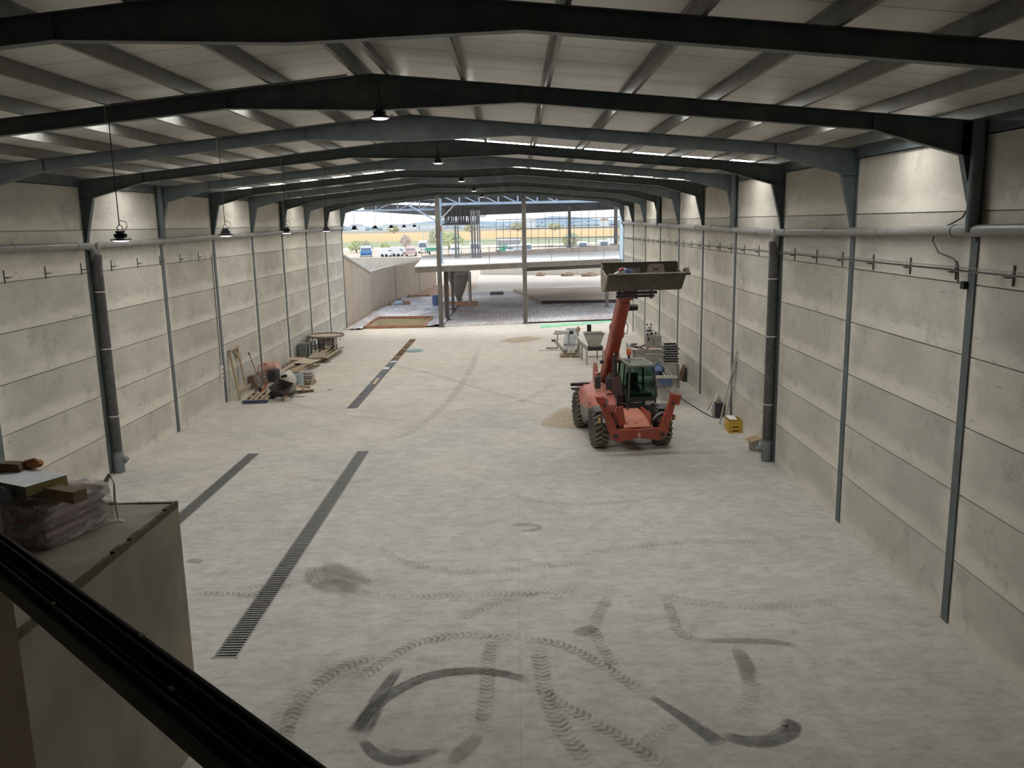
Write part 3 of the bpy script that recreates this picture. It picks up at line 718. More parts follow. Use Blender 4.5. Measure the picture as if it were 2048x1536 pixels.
# bucket: rolled back so its floor plate faces the camera
BY = c.y - .38; BZ = c.z + .08
prof_o = [(-.86, .50), (-.80, .53), (-.34, .03), (-.10, -.02), (.08, .05), (.15, .30), (.13, .80)]
def inner(pf, t=.03): return [(y + (.0 if i < 1 else t * .3), z + t) if i < 4 else (y - t, z + (t if i == 4 else 0)) for i, (y, z) in enumerate(pf)]
mb = MB(); hw = 1.18
o = [(y + BY, z + BZ) for y, z in prof_o]; ii = [(y + BY, z + BZ) for y, z in inner(prof_o)]
mb.prism(o + ii[::-1], CX - hw, CX + hw, 'x'); bk = mb.build('bucket', BUCK, T)
for s in (-1, 1):
    poly = [(-.80, .52), (-.34, .03), (-.10, -.02), (.08, .05), (.15, .30), (.13, .80), (.02, .80), (-.05, .62), (-.45, .50)]
    MB().prism([(y + BY, z + BZ) for y, z in poly], CX + s * hw - .02, CX + s * hw + .02, 'x').build('side_plate', BUCK if s > 0 else M('bright_bucket_side', (0.30, 0.27, 0.21), .65, .1, .25, 4), bk)
MB().bx(CX - hw, CX + hw + .12, BY - .90, BY - .70, BZ + .50, BZ + .535).build('cutting_edge', BUCK, bk)
MB().prism([(BY - .92, BZ + .47), (BY - .60, BZ + .47), (BY - .50, BZ + .62), (BY - .75, BZ + .68)], CX + hw - .02, CX + hw + .10, 'x').build('corner_guard', BUCK, bk)
MB().bx(CX - hw, CX + hw, BY + .08, BY + .17, BZ + .78, BZ + .84).build('top_lip', M('dark_bucket_edge', (0.07, .06, .05), .6), bk)
# white plate with a red-brown curved mark on the inside of the bucket's back
pl_ = MB().prism([(CX + .22, BZ + .46), (CX + .80, BZ + .46), (CX + .76, BZ + .73), (CX + .68, BZ + .775), (CX + .34, BZ + .775), (CX + .26, BZ + .73)], BY + .085, BY + .098, 'y').build('white_plate', M('dull_white_plate', (0.40, 0.33, 0.28), .6, 0, .12, 6), bk)
MB().tube([(CX + .40 + .23 * i / 10, BY + .078, BZ + .66 - .055 * math.sin(PI * i / 10) - .004) for i in range(11)], [.006 + .016 * math.sin(PI * i / 10) for i in range(11)], 6).build('curved_mark', M('dark_red_mark', (0.11, 0.03, 0.025), .6), pl_)
MB().bx(CX - .52, CX + .02, BY + .085, BY + .098, BZ + .46, BZ + .66).build('scuffed_patch', M('scuffed_pale', (0.23, 0.19, 0.165), .7, 0, .5, 9), bk)
# cab
cabr = thing('cab', '', '', (0, 0, 0)); cabr.parent = T
for k in ('label', 'category'): del cabr[k]
x0, x1 = .16, 1.10
yf, yb = .80, 2.35
mb = MB()
mb.loft([[(x0, yf + .10, .92), (x1, yf + .10, .92), (x1, yb, .92), (x0, yb, .92)], [(x0 - .01, yf - .02, 1.02), (x1, yf - .02, 1.02), (x1, yb, 1.02), (x0 - .01, yb, 1.02)], [(x0 - .01, yf - .04, 1.40), (x1, yf - .04, 1.40), (x1, yb, 1.40), (x0 - .01, yb, 1.40)]])
mb.build('cab_lower_body', CABM, cabr, bevel=.015)
fr = [(x0 - .01, yf - .04), (x1, yf - .04), (x1 - .02, yb), (x0, yb)]
tp = [(x0 + .06, yf + .12), (x1 - .07, yf + .12), (x1 - .07, yb - .06), (x0 + .06, yb - .06)]
for (ax, ay), (bx_, by_) in zip(fr, tp): MB().bar((ax, ay, 1.38), (bx_, by_, 2.42), .07, .07, up=(0, 1, 0)).build('pillar', CABM, cabr, bevel=.012)
MB().bar((fr[0][0], (yf + yb) / 2, 1.38), (tp[0][0], (yf + yb) / 2, 2.42), .05, .05, up=(0, 1, 0)).build('pillar', CABM, cabr)
mb = MB()
def frm(z, inset):
    return
mb.bx(tp[0][0] - .04, tp[1][0] + .04, tp[0][1] - .05, tp[0][1] + .12, 2.40, 2.47); mb.bx(tp[0][0] - .04, tp[1][0] + .04, tp[2][1] - .30, tp[2][1] + .05, 2.40, 2.49)
mb.bx(tp[0][0] - .04, tp[0][0] + .07, tp[0][1] - .05, tp[2][1] + .05, 2.40, 2.48); mb.bx(tp[1][0] - .07, tp[1][0] + .04, tp[0][1] - .05, tp[2][1] + .05, 2.40, 2.48)
mb.build('roof_frame', M('grey_cab_roof', (0.21, 0.205, 0.18), .5, 0, .2, 4), cabr, bevel=.015)
def pane(a, b, c_, d_, nm, gm_=None):
    a, b, c_, d_ = map(Vector, (a, b, c_, d_)); nn = (b - a).cross(d_ - a).normalized() * .006
    MB().loft([[tuple(p) for p in (a, b, c_, d_)], [tuple(p + nn) for p in (a, b, c_, d_)]]).build(nm, gm_ or GLASS, cabr)
pane((fr[0][0], fr[0][1], 1.40), (fr[1][0], fr[1][1], 1.40), (tp[1][0], tp[1][1], 2.41), (tp[0][0], tp[0][1], 2.41), 'windscreen')
pane((fr[3][0], fr[3][1], 1.40), (fr[0][0], fr[0][1], 1.40), (tp[0][0], tp[0][1], 2.41), (tp[3][0], tp[3][1], 2.41), 'side_window')
pane((fr[1][0], fr[1][1], 1.40), (fr[2][0], fr[2][1], 1.40), (tp[2][0], tp[2][1], 2.41), (tp[1][0], tp[1][1], 2.41), 'door_window')
pane((fr[2][0], fr[2][1], 1.40), (fr[3][0], fr[3][1], 1.40), (tp[3][0], tp[3][1], 2.41), (tp[2][0], tp[2][1], 2.41), 'rear_window')
pane((tp[0][0], tp[0][1] + .1, 2.45), (tp[1][0], tp[1][1] + .1, 2.45), (tp[2][0], tp[2][1] - .28, 2.46), (tp[3][0], tp[3][1] - .28, 2.46), 'roof_window', M('green_roof_reflection', (0.13, 0.17, 0.15), .2, 0, .1, 4))  # roof glass: its reflection is painted as an opaque grey-green colour
st = MB().bx(.40, .86, 1.75, 2.2, 1.30, 1.42).bx(.42, .84, 2.12, 2.24, 1.40, 2.0).build('seat', BLACK, cabr, bevel=.05)
MB().tube([(.63 + .17 * math.cos(a), 1.30 + .10 * math.sin(a), 1.66 + .12 * math.sin(a)) for a in [2 * PI * i / 20 for i in range(20)]], .018, 8, True).cyl((.63, 1.15, 1.2), (.63, 1.3, 1.66), .03, n=10).build('steering_wheel', BLACK, cabr, True)
MB().bx(.25, 1.0, .95, 1.12, 1.36, 1.50).build('dashboard', DARKM, cabr, bevel=.03)
MB().tube([(.95, yf - .05, 1.42), (.90, yf - .03, 1.62), (1.02, yf + .0, 1.78)], .012, 6).build('wiper', BLACK, cabr, True)
MB().bx(.72, 1.02, yf - .058, yf - .04, 1.13, 1.27).build('number_plate', M('dirty_plate', (0.47, 0.41, 0.37), .5, 0, .25, 18), cabr, bevel=.006)
MB().bx(.30, .58, yf - .056, yf - .04, 1.225, 1.25).build('maker_badge', M('badge_grey', (0.30, 0.30, 0.29), .5), cabr)
bc = MB().lathe([(.075, 2.62), (.08, 2.66), (.075, 2.78), (.05, 2.83), (.0, 2.84)], 16, c=(.52, 2.2, 0)).build('beacon', M('orange_beacon', (0.62, 0.14, 0.06), .3, 0, .1), cabr, True)
MB().cyl((.52, 2.2, 2.47), (.52, 2.2, 2.63), .035, n=12).build('beacon_post', BLACK, bc, True)
for x in (.02, .1): MB().bx(x, x + .04, 2.30, 2.36, 1.5, 2.45).build('grab_rail', CHROME if x < .05 else GALV, cabr)
# crumpled bag lying in the bucket
mb = MB(); mb.loft([[(-.46, -.05, .0), (-.46, .07, .0), (-.44, .07, .03), (-.44, -.05, .03)], [(-.15, -.10, .06), (-.15, .12, .06), (-.14, .10, .19), (-.14, -.08, .17)], [(.05, -.14, .05), (.05, .14, .05), (.06, .12, .31), (.06, -.1, .27)], [(.26, -.12, .02), (.26, .12, .02), (.25, .10, .22), (.25, -.10, .20)], [(.38, -.08, .0), (.38, .08, .0), (.36, .06, .08), (.36, -.06, .08)]])
rl = T.matrix_basis if False else None
def tele_pt(x, y, z):
    a = R(6.8); return (3.56 + x * math.cos(a) - y * math.sin(a), 26.62 + x * math.sin(a) + y * math.cos(a), z)
bag = thing('crumpled_sack', 'crumpled grey and blue sack lying in the raised bucket', 'sack', tele_pt(CX - .62, BY - .22, BZ + .39), rz=R(6.8))
mb.build('grey_sheet', M('grey_film', (0.46, 0.50, 0.53), .4, 0, .2, 9), bag, False)
MB().at((.16, -.02, .12), (0, R(20), 0)).box((0, 0, .06), (.22, .26, .16)).build('blue_fold', M('blue_film', (0.13, 0.20, 0.42), .4, 0, .2, 9), bag, bevel=.03)
MB().at((-.02, -.03, .20), (0, R(-25), 0)).box((0, 0, .06), (.16, .2, .07)).build('red_fold', M('red_film', (0.42, 0.11, 0.13), .5, 0, .2, 9), bag, bevel=.02)
# ================================================================= the open end: yard, deck, neighbouring building, fields
def ground_mat():
    m, nt, b = newmat('open_country')
    tc = nd(nt, 'ShaderNodeTexCoord'); P = tc.outputs['Object']
    sx = nd(nt, 'ShaderNodeSeparateXYZ'); nt.links.new(P, sx.inputs[0]); x, y = sx.outputs[0], sx.outputs[1]
    n1 = noise(nt, P, .012, 5, .6); n2 = noise(nt, P, .05, 5, .65, (.5, 1.6, 1)); n3 = noise(nt, P, .6, 5, .7)
    yy = mth(nt, 'ADD', y, mth(nt, 'MULTIPLY', mth(nt, 'SUBTRACT', n1, .5), 60))
    yy = mth(nt, 'ADD', yy, mth(nt, 'MULTIPLY', x, -.18))
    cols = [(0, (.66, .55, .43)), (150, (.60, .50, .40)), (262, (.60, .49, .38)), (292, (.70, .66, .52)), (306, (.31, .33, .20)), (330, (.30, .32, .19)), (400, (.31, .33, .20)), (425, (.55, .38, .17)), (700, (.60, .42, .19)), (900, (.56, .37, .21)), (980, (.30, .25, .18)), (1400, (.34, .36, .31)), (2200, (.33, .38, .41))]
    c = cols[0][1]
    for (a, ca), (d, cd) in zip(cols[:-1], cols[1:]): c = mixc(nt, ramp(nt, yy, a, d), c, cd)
    c = mixc(nt, mth(nt, 'MULTIPLY', ramp(nt, n2, .45, .75), .35), c, (.44, .42, .26))
    c = mixc(nt, mth(nt, 'MULTIPLY', ramp(nt, n3, .4, .7), .2), c, (.85, .76, .64))
    nt.links.new(c, b.inputs['Base Color']); b.inputs['Roughness'].default_value = .95; b.inputs['Specular IOR Level'].default_value = .1
    return m
mb = MB(); mb.bx(-1600, 1600, 57.5, 3000, -.8, -.06)
# leave the country out from under the hall; a hole for the pit is cut by building the strip in pieces
mb = MB()
def gq(x0, x1, y0, y1): mb.add([(x0, y0, -.05), (x1, y0, -.05), (x1, y1, -.05), (x0, y1, -.05)], [(0, 1, 2, 3)])
gq(-1600, 1600, 66.2, 3000); gq(-11.0, -6.6, 58.6, 59.6); gq(-1600, -11.0, 58.6, 66.2); gq(-6.6, 1600, 58.6, 66.2)
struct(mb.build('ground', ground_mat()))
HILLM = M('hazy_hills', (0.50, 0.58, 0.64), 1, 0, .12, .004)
mb = MB(); pts = []
for i in range(81):
    xx = -2200 + i * 55; pts.append((xx, 12 + 7 * math.sin(i * .37) + 5 * math.sin(i * .9 + 1) + (10 if xx > 100 else 0)))
mb.prism([(p, q) for p, q in pts] + [(2200, -2), (-2200, -2)], 2700, 2990, 'y')
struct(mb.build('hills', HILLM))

# ---- deck beyond the hall end
def deck_mat():
    m, nt, b = newmat('ribbed_steel_deck')
    tc = nd(nt, 'ShaderNodeTexCoord'); P = tc.outputs['Object']
    n = noise(nt, P, .5, 6, .7); n2 = noise(nt, P, 2.2, 6, .75, (1, .5, 1)); n3 = noise(nt, P, .22, 3, .5)
    c = mixc(nt, ramp(nt, n3, .4, .62), (.37, .33, .31), (.56, .51, .46))
    c = mixc(nt, mth(nt, 'MULTIPLY', ramp(nt, n, .5, .66), .6), c, (.52, .40, .31))
    c = mixc(nt, mth(nt, 'MULTIPLY', ramp(nt, mth(nt, 'ADD', n2, mth(nt, 'MULTIPLY', mth(nt, 'SUBTRACT', n3, .5), .35)), .50, .66), .85), c, (.78, .78, .78))
    nt.links.new(c, b.inputs['Base Color']); b.inputs['Roughness'].default_value = .6; b.inputs['Metallic'].default_value = .15
    return m
mb = MB(); x = -5.6; sk = .16
def dk_y0(x): return 58.95 + (x - XL) * sk
prof = []
while x < 9.2:
    ya = dk_y0(x); yb = 91.0 + .02 * x
    mb.add([(x, ya, .03), (x + .13, ya, .03), (x + .15, ya, .008), (x + .28, ya, .008), (x + .30, ya, .03), (x, yb, .03), (x + .13, yb, .03), (x + .15, yb, .008), (x + .28, yb, .008), (x + .30, yb, .03)],
           [(0, 1, 6, 5), (1, 2, 7, 6), (2, 3, 8, 7), (3, 4, 9, 8)])
    x += .30
o = mb.build('steel_floor_deck', deck_mat()); tag(o, 'grey ribbed steel floor decking laid beyond the hall floor', 'floor deck')
MUD = M('brown_planks', (0.52, 0.405, 0.305), .9, 0, .35, 1.2, (.3, 2.5, 1), dirt=(0.55, 0.44, 0.34))
tag(MB().loft([[(2.3, 76.0, .02), (9.3, 75.6, .02), (9.3, 75.6, .30), (2.3, 76.0, .28)], [(-.4, 90.4, .02), (10.6, 90.6, .02), (10.6, 90.6, .30), (-.4, 90.4, .28)]]).build('raised_deck_bay', MUD, None), 'raised brown boarded bay of the deck, dark edge facing the hall', 'deck bay')
DARKS = M('dark_edge_strip', (0.06, 0.05, 0.045), .8, 0, .3, 5)
tag(MB().bar((2.2, 75.9, .13), (9.3, 75.5, .15), .08, .30).build('edge_form', DARKS, None), 'dark edge strip along the raised brown deck bay', 'edge form')
tag(MB().bar((.75, dk_y0(.75) - .05, .02), (7.3, dk_y0(7.3) - .05, .02), .10, .16).build('deck_edge_trim', DARKS, None), 'dark serrated edge of the steel deck along the hall floor', 'edge trim')
YARD = M('pale_yard_concrete', (0.66, 0.575, 0.475), .85, 0, .10, .35, dirt=(0.72, 0.65, 0.55))
struct(MB().loft([[(-4.6, 91.0, -.04), (13.5, 91.0, -.04), (13.5, 91.0, .02), (-4.6, 91.0, .02)], [(-5.4, 121.5, -.04), (16.5, 113, -.04), (16.5, 113, .02), (-5.4, 121.5, .02)]]).build('yard_slab', YARD), 'pale concrete yard slab beyond the deck', 'slab')
tag(MB().bar((-5.2, 122, .55), (16.5, 113.5, .55), .2, 1.1).build('low_wall', M('cream_block', (0.68, 0.62, 0.52), .9, 0, .08, 2), None), 'low cream wall closing the far side of the yard', 'wall')
for i, (x, y, w) in enumerate(((3.2, 116.5, 1.3), (6.9, 115, 1.7), (9.6, 113.5, 2.2))):
    lab = ['small brown heap of debris by the low cream wall, leftmost', 'brown heap of debris in the middle along the low cream wall', 'flat stack of grey boards by the low cream wall, rightmost'][i]
    tag(MB().blob((0, 0, .16), (w * .5, .5, .28), i, .18, flat=.55).build('debris_heap', M('debris_brown', (0.36, 0.25, 0.16), .95, 0, .35, 2), None, loc=(x, y, .02)), lab, 'debris')
tag(MB().cyl((0, 0, .17), (1.35, .12, .17), .16, n=16).cyl((-.03, 0, .17), (.02, 0, .17), .17, n=16).build('short_pipe_piece', GALV, None, True, loc=(-2.75, 86.5, .03)), 'short grey pipe lying on the ribbed deck', 'pipe')
# plastic sheet spread on the left part, with the framed pit opening
def plastic_mat():
    m, nt, b = newmat('crinkled_plastic_sheet')
    tc = nd(nt, 'ShaderNodeTexCoord'); P = tc.outputs['Object']
    n = noise(nt, P, .7, 5, .7, (.7, 1.3, 1)); n2 = noise(nt, P, 2.6, 5, .7)
    c = mixc(nt, ramp(nt, n, .38, .62), (.42, .385, .385), (.80, .78, .79)); c = mixc(nt, mth(nt, 'MULTIPLY', ramp(nt, n2, .55, .72), .6), c, (.90, .90, .92))  # crinkle highlights and shading painted into the sheet colour with noise
    nt.links.new(c, b.inputs['Base Color']); b.inputs['Roughness'].default_value = .35
    bp = nd(nt, 'ShaderNodeBump'); bp.inputs['Strength'].default_value = .9; bp.inputs['Distance'].default_value = .12
    nt.links.new(mth(nt, 'ADD', n, n2), bp.inputs['Height']); nt.links.new(bp.outputs[0], b.inputs['Normal'])
    return m
mb = MB(); rnd = random.Random(3)
NX, NY = 26, 44; vs = []; fs = []
for j in range(NY + 1):
    for i in range(NX + 1):
        u, v = i / NX, j / NY
        y = 59.15 + v * 25.2; xl = -12.0 + (y - 59) * .024; x = xl + u * (-5.35 - xl)
        y += (u * .9 if v < .5 else 0) + (rnd.uniform(-.35, .35) if j in (0, NY) else 0)
        vs.append((x, y, .035 + rnd.uniform(0, .16)))
def inpit(c): return -10.95 < c[0] < -6.62 and 59.6 < c[1] < 66.1
for j in range(NY):
    for i in range(NX):
        a = j * (NX + 1) + i; q = (a, a + 1, a + NX + 2, a + NX + 1)
        cx = sum(vs[k][0] for k in q) / 4; cy = sum(vs[k][1] for k in q) / 4
        if not inpit((cx, cy)): fs.append(q)
mb.add(vs, fs); tag(mb.build('plastic_sheet', plastic_mat(), None, True), 'large crinkled silvery plastic sheet spread around the pit opening', 'plastic sheet')
t = thing('pit_opening', 'rectangular pit opening with reddish timber kerb in the plastic sheet', 'pit', (-8.75, 59.75, 0))
KERB = M('reddish_kerb', (0.40, 0.215, 0.14), .8, 0, .25, 4)
PW = M('pit_block', (0.66, 0.58, 0.42), .9, 0, .1, 1.5)
for nm, a, b_ in (('kerb_board', (-2.16, 0, .10), (2.1, -.05, .10)), ('kerb_board', (2.1, -.05, .10), (2.1, 5.9, .10)), ('kerb_board', (2.1, 5.9, .10), (-2.25, 6.2, .10)), ('kerb_board', (-2.25, 6.2, .10), (-2.16, 0, .10))):
    MB().bar(a, b_, .15, .20).build(nm, KERB, t, bevel=.01)
MB().bx(-2.25, -2.1, 0, 6.1, -2.6, .0).bx(2.05, 2.2, 0, 6.0, -2.6, .0).build('side_wall', PW, t)
mb = MB()
for r in range(13): mb.bx(-2.1, 2.05, 5.95, 6.12, -2.6 + r * .2, -2.6 + r * .2 + .188)
mb.bx(-2.1, 2.05, 6.0, 6.14, -2.6, 0); mb.build('block_wall', PW, t); MB().bx(-2.2, 2.2, -.1, .05, -2.6, 0).build('front_wall', PW, t)
MB().bx(-2.2, 2.2, 0, 6.1, -2.7, -2.6).build('pit_floor', PW, t)
tag(MB().cyl((0, 0, .22), (.62, .1, .22), .2, n=14).build('blue_roll', M('pale_blue_wrap', (0.40, 0.58, 0.70), .5), None, True, loc=(-11.1, 76.5, .07)), 'small pale blue roll lying on the plastic sheet', 'roll')
tag(MB().cyl((0, 0, .2), (.55, .25, .2), .19, n=14).build('brown_roll', M('brown_wrap', (0.40, 0.25, 0.18), .6), None, True, loc=(-10.35, 76.6, .07)), 'small brown roll beside the pale blue roll on the plastic sheet', 'roll')
tag(MB().lathe([(.30, 0), (.31, .1), (.29, .5), (.31, .55), (.29, .9), (.27, .92), (.0, .9)], 18).build('blue_drum', M('blue_plastic', (0.16, 0.21, 0.42), .4), None, True, loc=(-7.35, 75.8, .07)), 'blue plastic drum behind the leftmost gable column', 'drum')
tag(MB().loft([[(-.9, 0, 0), (.9, -.05, 0), (.9, -.05, .1), (-.9, 0, .1)], [(-.9, .35, .0), (.95, .3, .0), (.95, .3, .18), (-.9, .35, .12)]]).build('red_board_bundle', KERB, None, loc=(-9.9, 86.8, -.03)), 'small bundle of reddish boards on the earth past the plastic sheet', 'boards')
struct(MB().loft([[(-12.2, 83.6, -.05), (-5.3, 83.6, -.05), (-5.3, 83.6, -.03), (-12.2, 83.6, -.03)], [(-10.0, 103, -.05), (-5.0, 103, -.05), (-5.0, 103, -.03), (-10.0, 103, -.03)]]).build('earth_path', M('reddish_earth', (0.60, 0.41, 0.29), .95, 0, .15, .8)), 'strip of reddish earth beside the block wall', 'earth')
GREENN = M('green_netting', (0.22, 0.62, 0.34), .7, 0, .35, 6, (1, 3, 1))
rings = []
for i in range(15):
    u = i / 14; x = 1.6 + u * 5.6; y = 58.9 + u * 2.6 + .12 * math.sin(i * 1.7); w = .85 - .5 * u + .06 * math.sin(i * 2.3)
    rings.append([(x, y - w, .012), (x, y, .05 + .03 * math.sin(i * 1.3)), (x, y + w * .6, .04), (x, y + w * .6, .012)])
tag(MB().loft(rings).build('green_net', GREENN, None), 'crumpled green netting along the front edge of the steel deck', 'netting')

# ---- boundary walls on the left
def course_mat():
    m = M('tan_block_courses', (0.56, 0.465, 0.355), .9, 0, .10, .8, dirt=(0.60, 0.52, 0.42)); nt = m.node_tree; b = nt.nodes['Principled BSDF']
    src = b.inputs['Base Color'].links[0].from_socket
    tc = nd(nt, 'ShaderNodeTexCoord'); sx = nd(nt, 'ShaderNodeSeparateXYZ'); nt.links.new(tc.outputs['Object'], sx.inputs[0])
    fz = mth(nt, 'FRACT', mth(nt, 'MULTIPLY', sx.outputs[2], 5)); ln = ramp(nt, fz, .26, .12)
    nt.links.new(mixc(nt, mth(nt, 'MULTIPLY', ln, .55), src, (0.27, 0.21, 0.155)), b.inputs['Base Color'])
    return m
BLK = M('tan_concrete_wall', (0.56, 0.465, 0.355), .9, 0, .10, .8, dirt=(0.60, 0.52, 0.42))
t = thing('boundary_wall', 'tan wall with sloping light coping just outside the left wall', 'wall', (-12.35, 60.6, 0))
for i in range(4):
    ya, yb = i * 2.75, (i + 1) * 2.75 - .06; za, zb = 5.12 - ya * .168, 5.12 - yb * .168
    MB().prism([(ya, -.05), (yb, -.05), (yb, zb), (ya, za)], -.25, .0, 'x').build('wall_panel', BLK, t)
MB().prism([(-.1, 5.14), (11.1, 3.26), (11.1, 3.36), (-.1, 5.26)], -.85, .1, 'x').build('coping_sheet', M('light_coping', (0.62, 0.62, 0.60), .5, .1, .06, 2), t)
t = thing('block_wall', 'long tan block wall running away from the hall on the left', 'wall', (-12.5, 72, 0), rot=(0, 0, R(-4.9)))
rows = 17; Lw = 31.5
mb = MB()
for r in range(rows):
    z0 = -.05 + r * .2; 
    mb.bx(-.2, 0 if r % 1 == 0 else -.01, 0, Lw, z0, z0 + .187)
mb.bx(-.19, -.008, 0, Lw, -.05, 3.3); mb.build('blockwork', course_mat(), t)
MB().prism([(0, 3.34), (Lw, 3.55), (Lw, 3.72), (0, 3.38)], -.22, .02, 'x').build('coping', M('pale_coping', (0.74, 0.68, 0.56), .8, 0, .06, 2), t)
for y in (9.5, 21.0): MB().bx(-.02, .05, y, y + .06, -.05, 3.4).build('movement_joint_strip', M('grey_strip', (0.30, 0.26, 0.22), .8), t)
tag(MB().bar((-60, 126, 1.5), (-11.5, 112, 1.5), .3, 3.0).build('yard_wall', M('grey_block', (0.50, 0.47, 0.42), .9, 0, .12, 1), None), 'pale grey yard wall behind the tan block wall', 'wall')
for i, (x, y) in enumerate(((-11.6, 77.0), (-11.2, 80.2), (-10.8, 84.6))):
    tag(MB().blob((0, 0, .13), (.22, .16, .2), i + 20, .15, flat=.6).build('rubble_block', M('debris_brown', (0.36, 0.25, 0.16), .95, 0, .35, 2), None, loc=(x, y, .0)), '%s dark lump of rubble at the foot of the block wall' % ['nearest', 'middle', 'farthest'][i], 'rubble')

# ---- gable columns, raised slab and what carries it
COLM = M('grey_brown_column', (0.16, 0.15, 0.135), .6, 0, .2, 2)
def hcol(mb, x, y, z0, z1, d=.2, w=.2):
    mb.bx(x - w / 2, x + w / 2, y - d / 2, y - d / 2 + .012, z0, z1); mb.bx(x - w / 2, x + w / 2, y + d / 2 - .012, y + d / 2, z0, z1); mb.bx(x - .005, x + .005, y - d / 2, y + d / 2, z0, z1)
    return mb
def post(name, x, y, z0, z1, m, lab, w=.2, grp=None, base=True, cat='column'):
    t = thing(name, lab, cat, (x, y, z0), group=grp)
    hcol(MB(), 0, 0, 0.0, z1 - z0, w, w).build('shaft', m, t)
    if base: MB().bx(-w * .9, w * .9, -w * .9, w * .9, 0, .025).build('base_plate', m, t)
    return t
post('gable_column', -5.46, 59.95, .0, ztop(-5.46) - .05, COLM, 'tall dark gable column at the hall end, left of centre', .30)
post('gable_column', .56, 61.05, .0, ztop(.56) - .05, COLM, 'tall dark gable column at the hall end, near the middle', .30)
PBLUE = M('pale_blue_primer', (0.40, 0.52, 0.64), .5, 0, .12, 2)
post('slab_post', -5.38, 64.3, .03, 3.72, M('dark_post', (0.085, 0.075, 0.065), .6), 'dark post carrying the raised slab, next to the leftmost gable column', .28)
post('slab_post', -5.33, 69.9, .03, 3.72, COLM, 'slim grey post under the raised slab in front of the hopper', .22)
post('slab_post', 7.62, 72.0, .03, 3.72, COLM, 'grey post carrying the raised slab below the bucket', .28)
ZS = 4.2
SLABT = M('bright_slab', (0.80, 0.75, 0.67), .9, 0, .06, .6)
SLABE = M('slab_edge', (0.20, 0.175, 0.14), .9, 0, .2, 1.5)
t = thing('raised_slab', 'raised concrete floor slab of the building under construction', 'slab', (-7.45, 62, ZS))
cs = [(0, 0), (16.05, 8), (19.0, 26), (-1.35, 17.5)]
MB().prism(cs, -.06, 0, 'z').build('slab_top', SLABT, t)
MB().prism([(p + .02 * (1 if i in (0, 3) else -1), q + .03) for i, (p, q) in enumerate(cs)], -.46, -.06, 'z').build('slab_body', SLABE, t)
MB().bar((7.95, 4.6, -.60), (16.0, 8.5, -.60), .3, .30).build('edge_beam', M('dark_edge_beam', (0.09, 0.075, 0.06), .8), t)
MB().loft([[(-1.3, 17.5, -.02), (19.0, 26, -.02), (19.0, 25.8, -.02), (-1.3, 17.3, -.02)], [(-1.3, 17.5, .16), (19.0, 26, .62), (19.0, 25.8, .62), (-1.3, 17.3, .16)]]).build('parapet', M('pinkish_parapet', (0.55, 0.455, 0.39), .9, 0, .08, 1.5), t)
t = thing('safety_rail', 'temporary guard rail of thin posts and a string along the raised slab edge', 'guard rail', (-7.45, 62, ZS))
ROPE = M('rail_steel', (0.30, 0.26, 0.20), .6, .2, .2, 6)
fr_ = [.335, .49, .635, .775, .905]
for f in fr_: MB().cyl((16.05 * f, 8 * f + .05, -.42), (16.05 * f, 8 * f + .05, 1.25), .022, n=8).build('rail_post', ROPE, t, True)
MB().tube([(16.05 * f, 8 * f + .05, 1.18 - (.05 if i % 2 else 0)) for i, f in enumerate([.335, .41, .49, .56, .635, .70, .775, .84, .905, .99])], .010, 6).build('string_line', ROPE, t)
t2 = thing('back_rail', 'thin guard rail along the back of the raised slab', 'guard rail', (-8.8, 79.5, ZS))
for i in range(9): MB().cyl((2.4 * i, 1.0 * i - .35, 0), (2.4 * i, 1.0 * i - .35, 1.45), .025, n=8).build('rail_post', ROPE, t2, True)
for z in (.7, 1.35): MB().bar((0, -.35, z), (19.4, 7.75, z), .03, .03).build('rail', ROPE, t2)
# hopper
SIL = M('galvanised_hopper', (0.42, 0.40, 0.37), .42, .45, .12, 1.5)
t = thing('storage_hopper', 'grey conical hopper on pale legs under the raised slab', 'hopper', (-5.25, 76.0, 0))
MB().lathe([(.12, .36), (.16, .40), (1.03, 2.62), (1.06, 2.66), (1.06, 3.6)], 28).build('cone', SIL, t, True)
MB().lathe([(1.065, 2.60), (1.09, 2.61), (1.09, 2.67), (1.065, 2.68)], 28).build('seam_ring', GALV, t, True)
PLEG = M('pale_leg', (0.58, 0.53, 0.48), .7, 0, .1, 2)
for x, y in ((1.0, -.75), (-1.15, -.75), (1.0, .8), (-1.05, .8)):
    MB().bx(x - .09, x + .09, y - .09, y + .09, .25, 2.9).build('leg', PLEG if y < 0 else GALV, t)
MB().bx(-1.6, 1.65, -1.05, -.72, .0, .27).build('base_beam', M('orange_timber', (0.62, 0.36, 0.22), .8, 0, .15, 3), t, bevel=.01)
MB().bx(-1.6, 1.65, .7, 1.0, .0, .27).build('base_beam', M('orange_timber', (0.62, 0.36, 0.22)), t, bevel=.01)
MB().cyl((-.25, -1.02, 2.95), (-.25, -1.12, 2.95), .10, n=12).build('inspection_cap', GALV, t, True)

